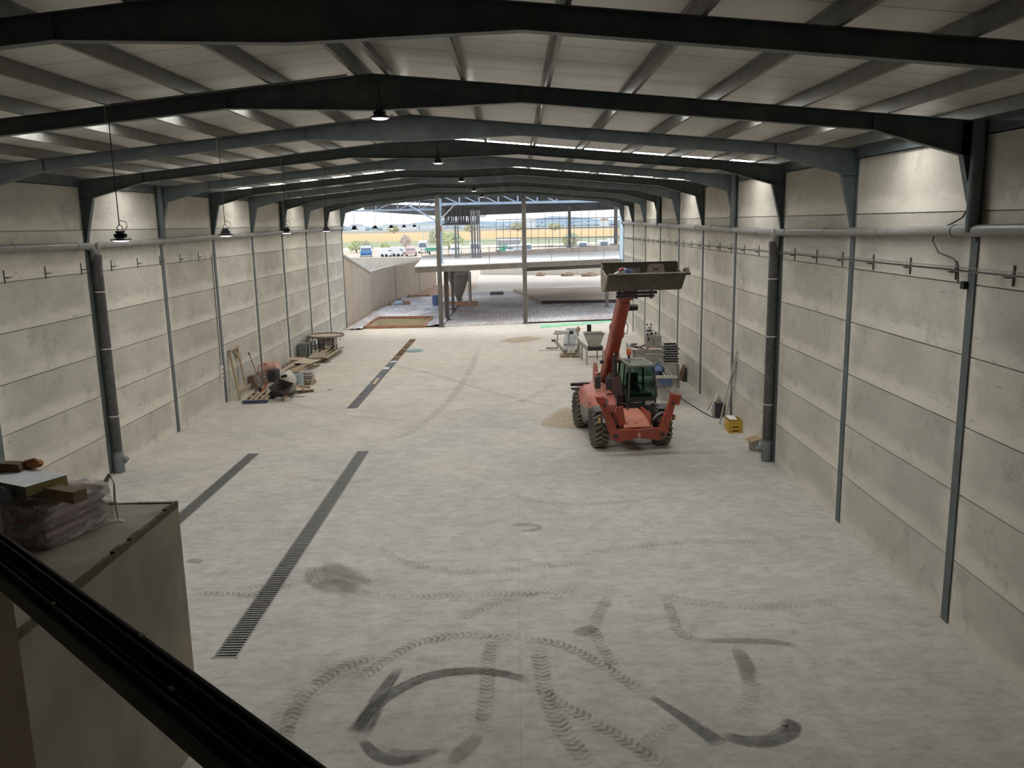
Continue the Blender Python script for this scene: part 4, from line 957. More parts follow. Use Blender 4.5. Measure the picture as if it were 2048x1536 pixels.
# ---- neighbouring roof with pale blue trusses
ROOFD = M('dark_roof_deck', (0.105, 0.105, 0.105), .7, 0, .2, 2)
t = thing('canopy_roof', 'dark sheeted roof of the neighbouring building with gaps of sky', 'roof', (0, 66, 0))
y = 10.0; j = 0
rn = random.Random(11)
while y < 43:
    z = 9.75 + .006 * y
    xl = -14.5 + max(0, y - 18) * .2
    x = xl
    while x < 12:
        w = rn.uniform(2.2, 5.0); x2 = min(12.5, x + w)
        MB().bx(x, x2 - (0.0 if rn.random() < .55 else .9), y, y + 1.75, z, z + .05).build('roof_sheet', ROOFD, t); x = x2
    MB().bx(xl, 12.5, y + 1.8, y + 1.92, z - .22, z - .02).build('roof_purlin_bar', ROOFD, t)
    y += 2.15
FAS = M('grey_fascia', (0.20, 0.205, 0.215), .6, 0, .12, 1)
t = thing('roof_edge_fascia', 'deep grey fascia closing the far edge and left side of the neighbouring roof', 'fascia', (0, 66, 0))
def fasc(a, b_, za0, za1, zb0, zb1, m, nm):
    (ax, ay), (bx_, by) = a, b_
    MB().loft([[(ax, ay, za0), (ax, ay + .3, za0), (ax, ay + .3, za1), (ax, ay, za1)], [(bx_, by, zb0), (bx_, by + .3, zb0), (bx_, by + .3, zb1), (bx_, by, zb1)]]).build(nm, m, t)
fasc((-9, 46), (13.5, 34), 8.2, 9.9, 8.55, 10.0, M('dark_fascia', (0.085, 0.088, 0.095), .6, 0, .15, 1), 'far_fascia')
fasc((-14.8, 18), (-9, 46), 8.6, 9.35, 8.2, 9.5, FAS, 'side_fascia')
def truss(name, lab, xa, xb, y, zb, zt, step, dirn):
    t = thing(name, lab, 'truss', (xa, y, 0)); L = xb - xa
    MB().bx(0, L, -.08, .08, zb - .09, zb + .09).build('bottom_chord', PBLUE, t); MB().bx(0, L, -.08, .08, zt - .09, zt + .09).build('top_chord', PBLUE, t)
    n = int(round(L / step))
    for i in range(n + 1): MB().bx(i * L / n - .05, i * L / n + .05, -.05, .05, zb, zt).build('vertical_member', PBLUE, t)
    for i in range(n):
        a, b_ = (i * L / n, zt), ((i + 1) * L / n, zb)
        if dirn < 0: a, b_ = (i * L / n, zb), ((i + 1) * L / n, zt)
        MB().bar((a[0], 0, a[1]), (b_[0], 0, b_[1]), .08, .08).build('diagonal_member', PBLUE, t)
    return t
truss('roof_truss', 'pale blue lattice truss spanning right from the pale blue column', -5.85, 9.2, 66.8, 8.72, 9.42, 1.57, 1)
truss('roof_truss', 'pale blue lattice truss reaching left from the pale blue column', -15.0, -6.9, 80, 8.58, 9.5, 1.95, -1)
t = post('blue_column', -6.02, 66.9, ZS + .0, 9.5, PBLUE, 'pale blue steel column standing on the raised slab', .42)
MB().bx(-.24, .24, -.24, .24, 2.45, 2.85).build('rusty_joint', M('rust_red', (0.42, 0.20, 0.13), .8), t)
MB().bar((.1, 0, 3.3), (1.35, 0, 4.55), .10, .10).build('brace', M('pale_brace', (0.5, 0.5, 0.48), .6), t)
MB().bar((-.1, 0, 3.2), (-2.3, .4, 4.5), .10, .10).build('brace', PBLUE, t)
post('blue_column', 7.95, 64.5, 4.35, 9.2, M('very_pale_blue', (0.60, 0.72, 0.80), .5, 0, .06, 2), 'very pale blue steel column against the end of the right wall', .34)
for i, (u, lab) in enumerate((( -5.45, 'grey column of the neighbouring building under the dark lattice, leftmost of six'), (-5.20, 'second grey column under the dark lattice, paired with the leftmost'), (-3.95, 'third grey column from the left under the dark lattice'), (-3.70, 'fourth grey column from the left under the dark lattice'), (-3.43, 'fifth grey column from the left under the dark lattice'), (-3.24, 'rightmost of the six grey columns under the dark lattice'))):
    post('frame_column', u, 76.8 - i * .15, ZS, 8.35 if i > 1 else 7.15, M('mid_grey_column', (0.22, 0.215, 0.205), .6, 0, .15, 2), lab, .17 if i in (0, 2, 3) else .12, 'grey columns under the dark lattice')
LAT = M('dark_lattice', (0.055, 0.05, 0.045), .7, 0, .2, 3)
t = thing('lattice_girders', 'dark cluster of roof lattice girders with sky showing through', 'lattice', (-4.9, 77.5, 0))
rn = random.Random(5)
for g in range(4):
    y = g * 1.4; z0, z1 = 7.15 + g * .03, 8.75
    MB().bx(-1.75, 1.45, y - .04, y + .04, z0 - .06, z0 + .08).build('girder_chord', M('rusty_chord', (0.14, 0.09, 0.07), .8) if g == 0 else LAT, t)
    MB().bx(-1.75, 1.75, y - .04, y + .04, z1 - .1, z1 + .1).build('girder_chord', LAT, t)
    MB().bx(-1.75, 1.55, y - .04, y + .04, 7.85 + g * .05, 7.93 + g * .05).build('girder_chord', LAT, t)
    x = -1.7
    while x < 1.45:
        w = rn.uniform(.07, .16); MB().bar((x, y, z0), (x + rn.uniform(-.12, .12), y, z1), w, .05).build('web_bar', LAT, t); x += rn.uniform(.13, .26)
for i in range(3): MB().bar((1.55 + .18 * i, 1.2, 7.75), (2.3 + .22 * i, 1.2, 8.45), .07, .07).build('knee_brace', LAT, t)
t = thing('facade_framework', 'thin steel grid framework of the far facade in front of the fields', 'framework', (-2.4, 104, 0))
GRID = M('grid_bars', (0.24, 0.25, 0.27), .6, .1, .1, 2)
for i in range(19): MB().bx(i * .84 - .025, i * .84 + .025, -.02 - i * .25, .02 - i * .25, 3.0, 8.6).build('vertical_bar', GRID, t)
for z in (4.35, 5.4, 6.5, 7.6): MB().bar((0, 0, z), (18 * .84, -18 * .25, z), .06, .09).build('horizontal_rail', GRID, t)
post('frame_column', 5.9, 95, 3.6, 8.9, COLM, 'dark column in front of the facade grid, right of the central gable column', .30)
post('frame_column', 10.9, 94, 3.6, 8.9, COLM, 'dark column at the right end of the facade grid', .36)

# ---- vehicles, trees and sheds in the distance
WINM = M('vehicle_glass', (0.16, 0.20, 0.24), .15, 0, .1, 5)
TYR = M('tyre_black', (0.04, 0.04, 0.04), .9)
def paint(nm, c): return M(nm, c, .35, 0, .05, 1)
VW = paint('white_bodywork', (0.80, 0.80, 0.79))
def wheels(t, w, xs_, r=.36):
    for y in xs_:
        for s in (-1, 1): MB().cyl((s * (w / 2 - .22), y, r), (s * w / 2, y, r), r, n=12).build('wheel', TYR, t, True)
def car(x, y, rz, m, lab, w=1.75, L=4.2, grp='parked cars beyond the slab'):
    t = thing('car', lab, 'car', (x, y, -.05), rz=rz, group=grp)
    MB().loft([[(-w / 2, -L / 2, .3), (w / 2, -L / 2, .3), (w / 2, -L / 2, .65), (-w / 2, -L / 2, .65)], [(-w / 2, -L / 2 + .9, .25), (w / 2, -L / 2 + .9, .25), (w / 2 - .03, -L / 2 + .95, .92), (-w / 2 + .03, -L / 2 + .95, .92)], [(-w / 2, L / 2 - .4, .25), (w / 2, L / 2 - .4, .25), (w / 2 - .03, L / 2 - .4, .95), (-w / 2 + .03, L / 2 - .4, .95)], [(-w / 2, L / 2, .35), (w / 2, L / 2, .35), (w / 2, L / 2, .8), (-w / 2, L / 2, .8)]]).build('body', m, t, bevel=.05)
    MB().loft([[(-w / 2 + .06, -L / 2 + .95, .9), (w / 2 - .06, -L / 2 + .95, .9), (w / 2 - .06, L / 2 - .3, .92), (-w / 2 + .06, L / 2 - .3, .92)], [(-w / 2 + .22, -L / 2 + 1.7, 1.42), (w / 2 - .22, -L / 2 + 1.7, 1.42), (w / 2 - .22, L / 2 - .75, 1.42), (-w / 2 + .22, L / 2 - .75, 1.42)]]).build('windows', WINM, t)
    MB().bx(-w / 2 + .2, w / 2 - .2, -L / 2 + 1.7, L / 2 - .75, 1.41, 1.46).build('roof', m, t, bevel=.02)
    wheels(t, w, (-L / 2 + .8, L / 2 - .8), .32)
def van(x, y, rz, m, lab, w=2.1, L=5.2, h=2.4, nm='van', cat='van', low=None, grp=None, z=-.05):
    t = thing(nm, lab, cat, (x, y, z), rz=rz, group=grp)
    MB().loft([[(-w / 2, -L / 2, .35), (w / 2, -L / 2, .35), (w / 2, -L / 2, 1.1), (-w / 2, -L / 2, 1.1)], [(-w / 2, -L / 2 + .5, .3), (w / 2, -L / 2 + .5, .3), (w / 2, -L / 2 + .35, 1.25), (-w / 2, -L / 2 + .35, 1.25)], [(-w / 2, -L / 2 + 1.2, .3), (w / 2, -L / 2 + 1.2, .3), (w / 2 - .08, -L / 2 + 1.1, h), (-w / 2 + .08, -L / 2 + 1.1, h)], [(-w / 2, L / 2, .3), (w / 2, L / 2, .3), (w / 2 - .08, L / 2, h), (-w / 2 + .08, L / 2, h)]]).build('body', m, t, bevel=.06)
    MB().loft([[(-w / 2 + .15, -L / 2 + .37, 1.28), (w / 2 - .15, -L / 2 + .37, 1.28), (w / 2 - .2, -L / 2 + .95, h * .86), (-w / 2 + .2, -L / 2 + .95, h * .86)], [(-w / 2 + .15, -L / 2 + .33, 1.30), (w / 2 - .15, -L / 2 + .33, 1.30), (w / 2 - .2, -L / 2 + .91, h * .86 + .03), (-w / 2 + .2, -L / 2 + .91, h * .86 + .03)]]).build('windscreen', WINM, t)
    if low: MB().bx(-w / 2 - .02, w / 2 + .02, -L / 2 + .0, L / 2 + .01, .4, h * .56).build('lower_panel', low, t)
    wheels(t, w, (-L / 2 + .9, L / 2 - 1.0))
    return t
def truck(x, y, rz, m, lab, box=None, w=2.45, h=3.0, L=7.5, bh=3.4):
    t = thing('lorry', lab, 'lorry', (x, y, -.05), rz=rz)
    MB().loft([[(-w / 2, -L / 2, .45), (w / 2, -L / 2, .45), (w / 2, -L / 2 + 1.9, .45), (-w / 2, -L / 2 + 1.9, .45)], [(-w / 2, -L / 2, 1.5), (w / 2, -L / 2, 1.5), (w / 2, -L / 2 + 1.9, 1.5), (-w / 2, -L / 2 + 1.9, 1.5)], [(-w / 2 + .12, -L / 2 + .25, h * .82), (w / 2 - .12, -L / 2 + .25, h * .82), (w / 2 - .12, -L / 2 + 1.9, h * .9), (-w / 2 + .12, -L / 2 + 1.9, h * .9)], [(-w / 2 + .5, -L / 2 + .8, h), (w / 2 - .5, -L / 2 + .8, h), (w / 2 - .4, -L / 2 + 1.9, h), (-w / 2 + .4, -L / 2 + 1.9, h)]]).build('cab', m, t, bevel=.05)
    MB().loft([[(-w / 2 + .2, -L / 2 - .02, 1.55), (w / 2 - .2, -L / 2 - .02, 1.55), (w / 2 - .28, -L / 2 + .22, h * .78), (-w / 2 + .28, -L / 2 + .22, h * .78)], [(-w / 2 + .2, -L / 2 + .04, 1.55), (w / 2 - .2, -L / 2 + .04, 1.55), (w / 2 - .28, -L / 2 + .28, h * .78), (-w / 2 + .28, -L / 2 + .28, h * .78)]]).build('windscreen', WINM, t)
    MB().bx(-w / 2, w / 2, -L / 2 + 2.0, L / 2, .8, 1.0).build('chassis_frame', DARKM, t)
    if box: MB().bx(-w / 2, w / 2, -L / 2 + 2.1, L / 2, 1.0, bh).build('load_box', box, t, bevel=.04)
    wheels(t, w, (-L / 2 + 1.1, L / 2 - 1.3), .5)
BLU = paint('bright_blue_panel', (0.10, 0.30, 0.66))
van(-36.3, 206, R(10), paint('pale_sky_white', (0.66, 0.78, 0.86)), 'pale topped van with bright blue lower panels in the yard', 2.7, 5, 2.5, low=BLU)
van(-31.0, 203, R(70), VW, 'white camper van in the yard, left of two', 2.2, 3.0, 2.1, 'camper_van', 'camper van')
van(-28.4, 204, R(75), VW, 'white camper van in the yard, right of two', 2.3, 3.1, 2.3, 'camper_van', 'camper van')
truck(-25.3, 205, R(4), paint('pinkish_cab', (0.62, 0.45, 0.42)), 'lorry with wide dark windscreen and pinkish front', None, 2.4, 2.4, 6)
truck(-24.6, 226, R(3), VW, 'tall white lorry cab behind the pinkish lorry', None, 2.4, 3.3, 6.5)
truck(-14.2, 200, R(2), VW, 'white box lorry left of the paired grey columns', VW, 2.5, 2.6, 7, 2.6)
truck(-9.8, 205, R(0), VW, 'white domed lorry between the grey columns', VW, 2.5, 3.3, 7, 3.1)
mbt = thing('flatbed_trailer', 'low green flatbed trailer beside the tall white lorry cab', 'trailer', (-20.6, 212, -.05))
MB().bx(-2.2, 2.2, -1.2, 1.2, .8, 1.05).build('bed', paint('green_bed', (0.16, 0.40, 0.30)), mbt); MB().bx(-2.2, 2.2, 1.1, 1.2, 1.05, 1.7).build('tailboard', paint('green_bed', (0.16, 0.40, 0.30)), mbt); wheels(mbt, 2.2, (-.4, .5))
mbt = thing('box_trailer', 'long grey and white box trailer parked behind the facade grid', 'trailer', (-2.2, 245, -.05), rz=R(2))
MB().bx(-3.3, 3.3, -1.2, 1.2, 1.1, 2.5).build('side', M('trailer_grey', (0.36, 0.36, 0.37), .6), mbt); MB().bx(-3.3, 3.3, -1.25, 1.25, 2.5, 3.1).build('white_top', VW, mbt); MB().bx(-3.3, 3.3, -1.22, 1.22, .8, 1.1).build('skirt', VW, mbt); wheels(mbt, 2.3, (-.5, .6), .5)
truck(-3.2, 203, R(20), paint('leaf_green_cab', (0.10, 0.42, 0.25)), 'small green cab lorry left of the central gable column', VW, 2.1, 2.2, 5, 2.0)
van(-.6, 200, R(-30), VW, 'white pickup van beside the small green lorry', 2.0, 4.6, 2.3)
van(2.2, 198, R(5), VW, 'square white van just left of the central gable column', 2.3, 4.5, 2.6)
for i, (x, y, c, lab) in enumerate(((10.2, 200, (0.66, 0.74, 0.78), 'pale blue car parked right of the central gable column'), (12.8, 199, (0.58, 0.70, 0.74), 'blue grey car, second to the right of the gable column'), (13.2, 214, (0.30, 0.31, 0.32), 'dark grey car behind the blue grey car'), (18.3, 206, (0.48, 0.48, 0.50), 'grey car next to the white minibus'), (20.4, 207, (0.78, 0.78, 0.78), 'white hatchback right of the white minibus'), (26.8, 204, (0.78, 0.78, 0.79), 'white car at the right end of the parked row'), (28.6, 203, (0.70, 0.71, 0.72), 'silver car at the far right beside the pale column'))):
    car(x, y, R(8 - 5 * (i % 3)), paint('car_paint_%d' % i, c), lab)
van(15.9, 207, R(3), VW, 'white minibus behind the dark column right of centre', 2.1, 5, 2.6, 'minibus', 'minibus')
van(21.6, 214, R(4), VW, 'tall white van in the right half of the parked row', 2.2, 5, 2.6)
truck(23.6, 210, R(-3), VW, 'white lorry near the right end of the parked row', VW, 2.3, 2.6, 6, 3.0)
# trees: scattered leaf cards on a trunk
LEAF = {'a': M('leaf_green', (0.60, 0.64, 0.38), .8, 0, .25, 1.5), 'b': M('leaf_dull', (0.56, 0.58, 0.42), .8, 0, .25, 1.5), 'c': M('bare_reddish_twigs', (0.64, 0.55, 0.48), .9, 0, .2, 1.5)}
BARK = M('bark', (0.22, 0.17, 0.12), .9)
def tree(x, y, h, w, kind, lab, nm='tree', cat='tree', z=-.05):
    t = thing(nm, lab, cat, (x, y, z), group='trees and bushes in the fields')
    MB().tube([(0, 0, 0), (.05 * h * .2, 0, h * .35), (-.03 * h, .02, h * .6)], [w * .05, w * .04, w * .02], 7).build('trunk', BARK, t, True)
    rn = random.Random(int(x * 7 + y)); mb = MB(); n = 170
    for i in range(n):
        th, ph, rr = rn.uniform(0, 2 * PI), math.acos(rn.uniform(-.7, 1)), rn.uniform(.55, 1) ** .5
        c = Vector((math.cos(th) * math.sin(ph) * rr * w / 2 * rn.uniform(.7, 1.1), math.sin(th) * math.sin(ph) * rr * w / 2, h * .56 + math.cos(ph) * rr * h * .44))
        s = w * rn.uniform(.07, .13); e = Euler((rn.uniform(0, 6), rn.uniform(0, 6), 0)).to_matrix()
        mb.add([c + e @ Vector(p) * s for p in ((-1, -.5, 0), (1, -.5, .2), (1, .6, 0), (-1, .5, .15))], [(0, 1, 2, 3)])
    me = mb; o = mb.build('crown', LEAF[kind], t)
for a in ((-45, 240, 3.0, 4.6, 'a', 'green bush at the left edge of the view outside', 'bush', 'bush'), (-41.5, 236, 3.0, 3.6, 'b', 'dull green bush second from the left outside', 'bush', 'bush'), (-38.5, 250, 2.6, 3.0, 'a', 'small green bush above the blue panelled van', 'bush', 'bush'),
          (-34.0, 262, 4.2, 3.2, 'c', 'bare reddish tree behind the white camper vans'), (-24.0, 260, 6.2, 5.0, 'b', 'dull green tree behind the tall white lorry cab'), (-16.8, 232, 5.0, 4.6, 'a', 'fresh green tree between the gable column and the paired columns'), (-19.6, 250, 5.0, 4.5, 'a', 'fresh green tree half hidden by the leftmost gable column'),
          (14.8, 232, 4.0, 4.8, 'b', 'round dull green bush beyond the parked cars', 'bush', 'bush'), (31.2, 232, 5.0, 3.6, 'b', 'dull tree at the right end beside the pale column'), (-43, 800, 6, 12, 'b', 'far round tree in the yellow field, left', 'tree', 'tree'), (-120, 840, 7, 11, 'b', 'far small tree in the yellow field, left of the hanging lamps', 'tree', 'tree'), (2, 820, 7, 14, 'b', 'far dull trees in the field left of the central gable column'), (36, 800, 6.5, 12, 'b', 'far dull trees in the field right of the central gable column')):
    tree(*a)
SHED = paint('far_white_shed', (0.80, 0.80, 0.78))
for i, (x, y, w, h, lab) in enumerate(((-255, 1380, 22, 8, 'far white farm shed by the left wall end'), (-190, 1420, 60, 7, 'long far white greenhouse on the horizon'), (-142, 1420, 34, 8, 'far white shed right of the long greenhouse'), (22, 1300, 14, 9, 'far white house on the horizon near the central gable column'), (128, 1250, 12, 9, 'far house with reddish roof on the right horizon'))):
    t = thing('farm_shed', lab, 'shed', (x, y, 0)); MB().bx(-w / 2, w / 2, -6, 6, 0, h).build('walls', SHED, t)
    MB().prism([(-w / 2 - .5, h), (w / 2 + .5, h), (w / 2 - 1, h + 2.5), (-w / 2 + 1, h + 2.5)], -6.5, 6.5, 'y').build('roof', paint('far_red_roof', (0.55, 0.33, 0.28)) if i == 4 else paint('far_grey_roof', (0.62, 0.64, 0.66)), t)
t = thing('lattice_pylon', 'pale lattice power pylon behind the hanging lamps', 'pylon', (-31.5, 300, -.05))
mb = MB()
for sx in (-1, 1):
    for sy in (-1, 1): mb.bar((sx * 1.1, sy * 1.1, 0), (sx * .35, sy * .35, 15.5), .09, .09)
for i in range(10):
    z0, z1 = i * 1.5, (i + 1) * 1.5; w0, w1 = 1.1 - .75 * z0 / 15.5, 1.1 - .75 * z1 / 15.5
    mb.bar((-w0, -w0, z0), (w1, -w1, z1), .06, .06); mb.bar((w0, -w0, z0), (-w1, -w1, z1), .06, .06)
mb.bar((-2, 0, 14), (2, 0, 14), .1, .1); mb.build('lattice', M('pylon_grey', (0.55, 0.60, 0.62), .6), t)
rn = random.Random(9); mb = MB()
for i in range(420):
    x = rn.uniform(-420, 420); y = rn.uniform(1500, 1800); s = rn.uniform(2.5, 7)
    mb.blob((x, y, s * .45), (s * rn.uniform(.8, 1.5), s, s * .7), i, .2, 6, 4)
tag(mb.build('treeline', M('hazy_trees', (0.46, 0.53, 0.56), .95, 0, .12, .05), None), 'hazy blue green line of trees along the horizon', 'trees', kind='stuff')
# ================================================================= left side: rubbish and materials along the wall
WOOD = M('weathered_timber', (0.40, 0.315, 0.215), .85, 0, .3, 4, (1, 7, 1))
WOODG = M('grey_timber', (0.36, 0.315, 0.25), .9, 0, .35, 3, (1, 7, 1))
WOODD = M('dark_timber', (0.20, 0.165, 0.125), .9, 0, .35, 3, (1, 7, 1)); WOODL = M('light_timber', (0.50, 0.42, 0.31), .85, 0, .25, 3, (1, 7, 1))
NAVY = M('navy_paint', (0.045, 0.07, 0.13), .6, 0, .3, 6)
BLK2 = M('grimy_black', (0.045, 0.042, 0.04), .7, .1, .35, 7, dirt=(0.12, .11, .10))
def pallet(t, w, l, m, edge=None):
    for i in range(5):
        x = -w / 2 + .06 + i * (w - .12) / 4
        MB().bx(x - .05, x + .05, 0, l, .122, .144).build('deck_board', m, t)
    for y in (0, l / 2 - .05, l - .1):
        MB().bx(-w / 2, w / 2, y, y + .1, .10, .122).build('stringer', edge if edge and y == 0 else m, t)
        for x in (-w / 2, -.07, w / 2 - .14): MB().bx(x, x + .14, y, y + .1, .022, .10).build('block', edge or m, t)
        MB().bx(-w / 2, w / 2, y, y + .1, 0, .022).build('bottom_board', edge if edge and y == 0 else m, t)
t = thing('pallet', 'pallet with a navy blue painted end standing nearest on the left', 'pallet', (-11.0, 34.3, 0), rz=R(5))
pallet(t, 1.0, 1.9, WOOD, NAVY); MB().bx(-.5, .5, -.015, 0, 0, .145).build('navy_end_board', NAVY, t)
# leaning timber frame
t = thing('timber_trestle', 'tall empty timber frame leaning against the left wall', 'frame', (-11.86, 35.0, 0))
def fb(a, b, nm, w=.16, h=.06): MB().bar(a, b, w, h, up=(1, 0, .2)).build(nm, WOOD, t, bevel=.004)
fb((0, .1, 0), (-.36, .30, 2.08), 'leg'); fb((-.12, 1.35, .28), (-.38, 1.38, 2.10), 'leg')
MB().bar((-.37, .22, 2.08), (-.39, 1.46, 2.10), .16, .06).build('top_rail', WOOD, t, bevel=.004)
MB().bar((-.05, .1, .30), (-.16, 2.1, .27), .06, .16).build('bottom_rail', WOOD, t, bevel=.004)
MB().bar((-.36, .9, 2.02), (-.33, 1.3, 1.68), .05, .10).build('brace', WOOD, t)
tag(MB().bx(-.12, .12, -.18, .18, 0, .62).build('dark_board_offcut', M('brown_board', (0.22, 0.155, 0.10), .85, 0, .3, 4), None, loc=(-12.02, 37.7, 0), rot=(0, R(-9), 0)), 'short dark brown board standing behind the leaning timber frame', 'board')
# barred metal panel leaning on the wall
t = thing('barred_panel', 'grey barred metal panel leaning low against the left wall', 'panel', (-12.1, 38.0, 0), rot=(0, R(-12), 0))
for z in (.03, .55): MB().bx(-.02, .02, 0, 2.5, z - .02, z + .02).build('rail', GALV, t)
for i in range(16): MB().bx(-.012, .012, .05 + i * .16, .075 + i * .16, .03, .55).build('bar', GALV, t)
tag(MB().bar((0, 0, .03), (-.35, 3.2, .03), .10, .06).build('long_batten', M('dark_batten', (0.13, 0.115, 0.095), .8), None, loc=(-11.75, 36.9, 0)), 'long thin dark batten on the floor below the barred panel', 'batten')
# cement mixer with red ring
REDM = M('mixer_red', (0.50, 0.135, 0.095), .5, 0, .18, 5)
t = thing('cement_mixer', 'red and black cement mixer with a red ring wheel by the left wall', 'cement mixer', (-11.15, 37.0, 0), rz=R(-12))
MB().tube([(-.32 + .34 * math.cos(a) * .95, .25, .86 + .34 * math.sin(a)) for a in [2 * PI * i / 28 for i in range(28)]], .022, 8, True).build('tilting_wheel', REDM, t, True)
for i in range(3):
    a = R(90 + 120 * i); MB().bar((-.32, .25, .86), (-.32 + .33 * math.cos(a), .25, .86 + .33 * math.sin(a)), .035, .025).build('spoke', REDM, t)
MB().at((-.10, .45, .92), (0, R(68), 0)).lathe([(.12, -.34), (.30, -.26), (.33, -.02), (.33, .08), (.21, .38), (.22, .40)], 22).build('drum', M('mixer_drum_pale', (0.52, 0.30, 0.24), .6, 0, .25, 3, dirt=(0.60, 0.56, 0.50)), t, True)
MB().at((.0, 0, 0)).bx(-.03, .40, -.1, .32, .44, .98).build('engine_housing', BLK2, t, bevel=.05)
for a, b in (((-.05, 0, .45), (-.25, -.35, 0)), ((.3, 0, .45), (.38, -.35, 0)), ((.1, .5, .45), (.1, .85, 0))): MB().bar(a, b, .06, .06).build('leg', REDM if a[0] < .2 else BLK2, t)
MB().cyl((-.30, -.35, .11), (-.24, -.35, .11), .11, n=14).build('wheel', BLACK, t, True)
MB().bar((.3, -.05, .5), (.62, -.1, .30), .10, .12).build('drawbar', BLK2, t)
MB().cyl((-.72, .3, .62), (-1.05, .3, 1.62), .016, n=8).cyl((-1.04, .3, 1.59), (-1.06, .3, 1.68), .035, n=8).build('tilting_lever', DARKM, t, True)
# wheelbarrow tipped over
t = thing('wheelbarrow', 'dark grimy wheelbarrow tipped on its front behind the blue ended pallet', 'wheelbarrow', (-10.05, 35.0, 0), rz=R(-25))
MB().at((0, 0, .46), (R(25), R(12), 0)).loft([[(-.18, -.26, -.20), (.20, -.26, -.20), (.20, .26, -.20), (-.18, .26, -.20)], [(-.36, -.36, .20), (.42, -.36, .20), (.42, .36, .20), (-.36, .36, .20)], [(-.34, -.34, .20), (.40, -.34, .20), (.40, .34, .20), (-.34, .34, .20)], [(-.16, -.24, -.17), (.18, -.24, -.17), (.18, .24, -.17), (-.16, .24, -.17)]]).build('tray', BLK2, t)
for s in (-1, 1):
    MB().tube([(.75, s * .28, .40), (.2, s * .26, .22), (-.2, s * .22, .17), (-.42, s * .06, .16)], .018, 8).build('handle', DARKM, t, True)
    MB().tube([(.18, s * .26, .24), (.22, s * .28, .0), (.30, s * .28, .0), (.34, s * .26, .26)], .016, 8).build('leg', DARKM, t, True)
MB().at((-.50, 0, .17)).lathe([(.08, -.04), (.15, -.05), (.175, -.03), (.175, .03), (.15, .05), (.08, .04)], 18, 'y').build('wheel', BLACK, t, True)
tag(MB().blob((0, 0, .2), (.45, .30, .26), 77, .16, 14, 9, .75).build('dark_sack', M('dusty_dark_sack', (0.17, 0.16, 0.14), .85, 0, .3, 6), None, True, loc=(-10.15, 35.85, 0)), 'dusty dark sack on the floor beside the tipped wheelbarrow', 'sack')
# white sacks
SACK = M('white_woven_sack', (0.62, 0.58, 0.51), .85, 0, .14, 7, bump=.2)
tag(MB().blob((0, 0, .34), (.42, .36, .40), 5, .11, 18, 12, .82).build('white_sack', SACK, None, True, loc=(-10.6, 37.8, .0)), 'larger white woven sack, standing right of its neighbour', 'sack', 'white woven sacks')
tag(MB().blob((0, 0, .24), (.45, .34, .30), 6, .13, 18, 12, .78).build('white_sack', SACK, None, True, loc=(-11.0, 37.25, 0)), 'smaller slumped white woven sack behind the wheelbarrow', 'sack', 'white woven sacks')
tag(MB().blob((0, 0, .11), (.17, .14, .13), 8, .1, 12, 8, .8).build('white_sack', SACK, None, True, loc=(-11.0, 36.5, 0)), 'tiny white bundle by the mixer legs', 'sack', 'white woven sacks')
tag(MB().bx(-.14, .14, -.05, .05, 0, .10).build('black_tool_case', BLACK, None, bevel=.02, loc=(-10.55, 37.36, .56), rot=(R(25), R(-12), 0)), 'small black tool case resting on the larger white sack', 'case')
# cement bags
t = thing('bag_pallet', 'small pallet under the striped bags', 'pallet', (-9.95, 38.2, 0), rz=R(4)); pallet(t, .95, .75, WOOD)
for i in range(4):
    o = MB().loft([[(-.30, -.22, .01), (.30, -.22, .01), (.30, .22, .01), (-.30, .22, .01)], [(-.33, -.25, .06), (.33, -.25, .06), (.33, .25, .06), (-.33, .25, .06)], [(-.29, -.21, .115), (.29, -.21, .115), (.29, .21, .115), (-.29, .21, .115)]]).build('cement_bag', M('bag_%d' % i, [(0.45, 0.40, 0.36), (0.30, 0.24, 0.24), (0.46, 0.43, 0.40), (0.42, 0.35, 0.36)][i], .8, 0, .12, 8), None, True, loc=(-9.88 + .02 * (i % 2), 38.6, .146 + i * .115))
    tag(o, 'striped grey bag on the small pallet, %s' % ['lowest of the four', 'second from the bottom', 'third from the bottom', 'topmost of the four'][i], 'bag', 'bags stacked on the small pallet')
tag(MB().loft([[(-.24, -.09, 0), (.24, -.09, 0), (.24, .09, 0), (-.24, .09, 0)], [(-.26, -.10, .3), (.25, -.10, .3), (.25, .10, .3), (-.26, .10, .3)], [(-.22, -.05, .60), (.24, -.05, .58), (.24, .05, .58), (-.22, .05, .60)]]).build('upright_bag', M('turquoise_print_bag', (0.33, 0.42, 0.42), .7, 0, .2, 3.5, dirt=(0.62, 0.62, 0.58)), None, True, loc=(-10.15, 38.05, 0), rot=(R(-8), 0, R(-12))), 'upright bag with faded turquoise print beside the bag stack', 'bag')
# broken crate panel and pick
t = thing('broken_pallet', 'broken brown pallet lying tilted in front of the white sacks', 'pallet', (-9.75, 36.1, 0), rz=R(12))
MB().bar((-.85, 0, .08), (.75, .35, .05), .10, .10).build('stringer', M('dark_stringer', (0.16, 0.115, 0.08), .85), t); MB().bar((-.75, .75, .34), (.6, .95, .10), .08, .10).build('stringer', WOOD, t)
for i, x in enumerate((-.62, -.34, -.05, .25)): MB().bar((x, .05, .14), (x + .08, .85, .30 - .05 * i), .13, .022).build('slat', [M('orange_slat', (0.50, 0.32, 0.16), .8, 0, .2, 5), M('brown_slat', (0.30, 0.19, 0.115), .85)][i % 2], t)
MB().bar((.3, .35, .12), (.75, .55, .09), .10, .02).build('slat', M('pale_timber', (0.5, 0.4, 0.27)), t)
t = thing('pickaxe', 'pick with a reddish head lying on the floor', 'pick', (-10.0, 35.45, 0.0), rz=R(3))
MB().cyl((0, 0, .03), (.78, .05, .02), .017, n=8).build('shaft', WOOD, t, True)
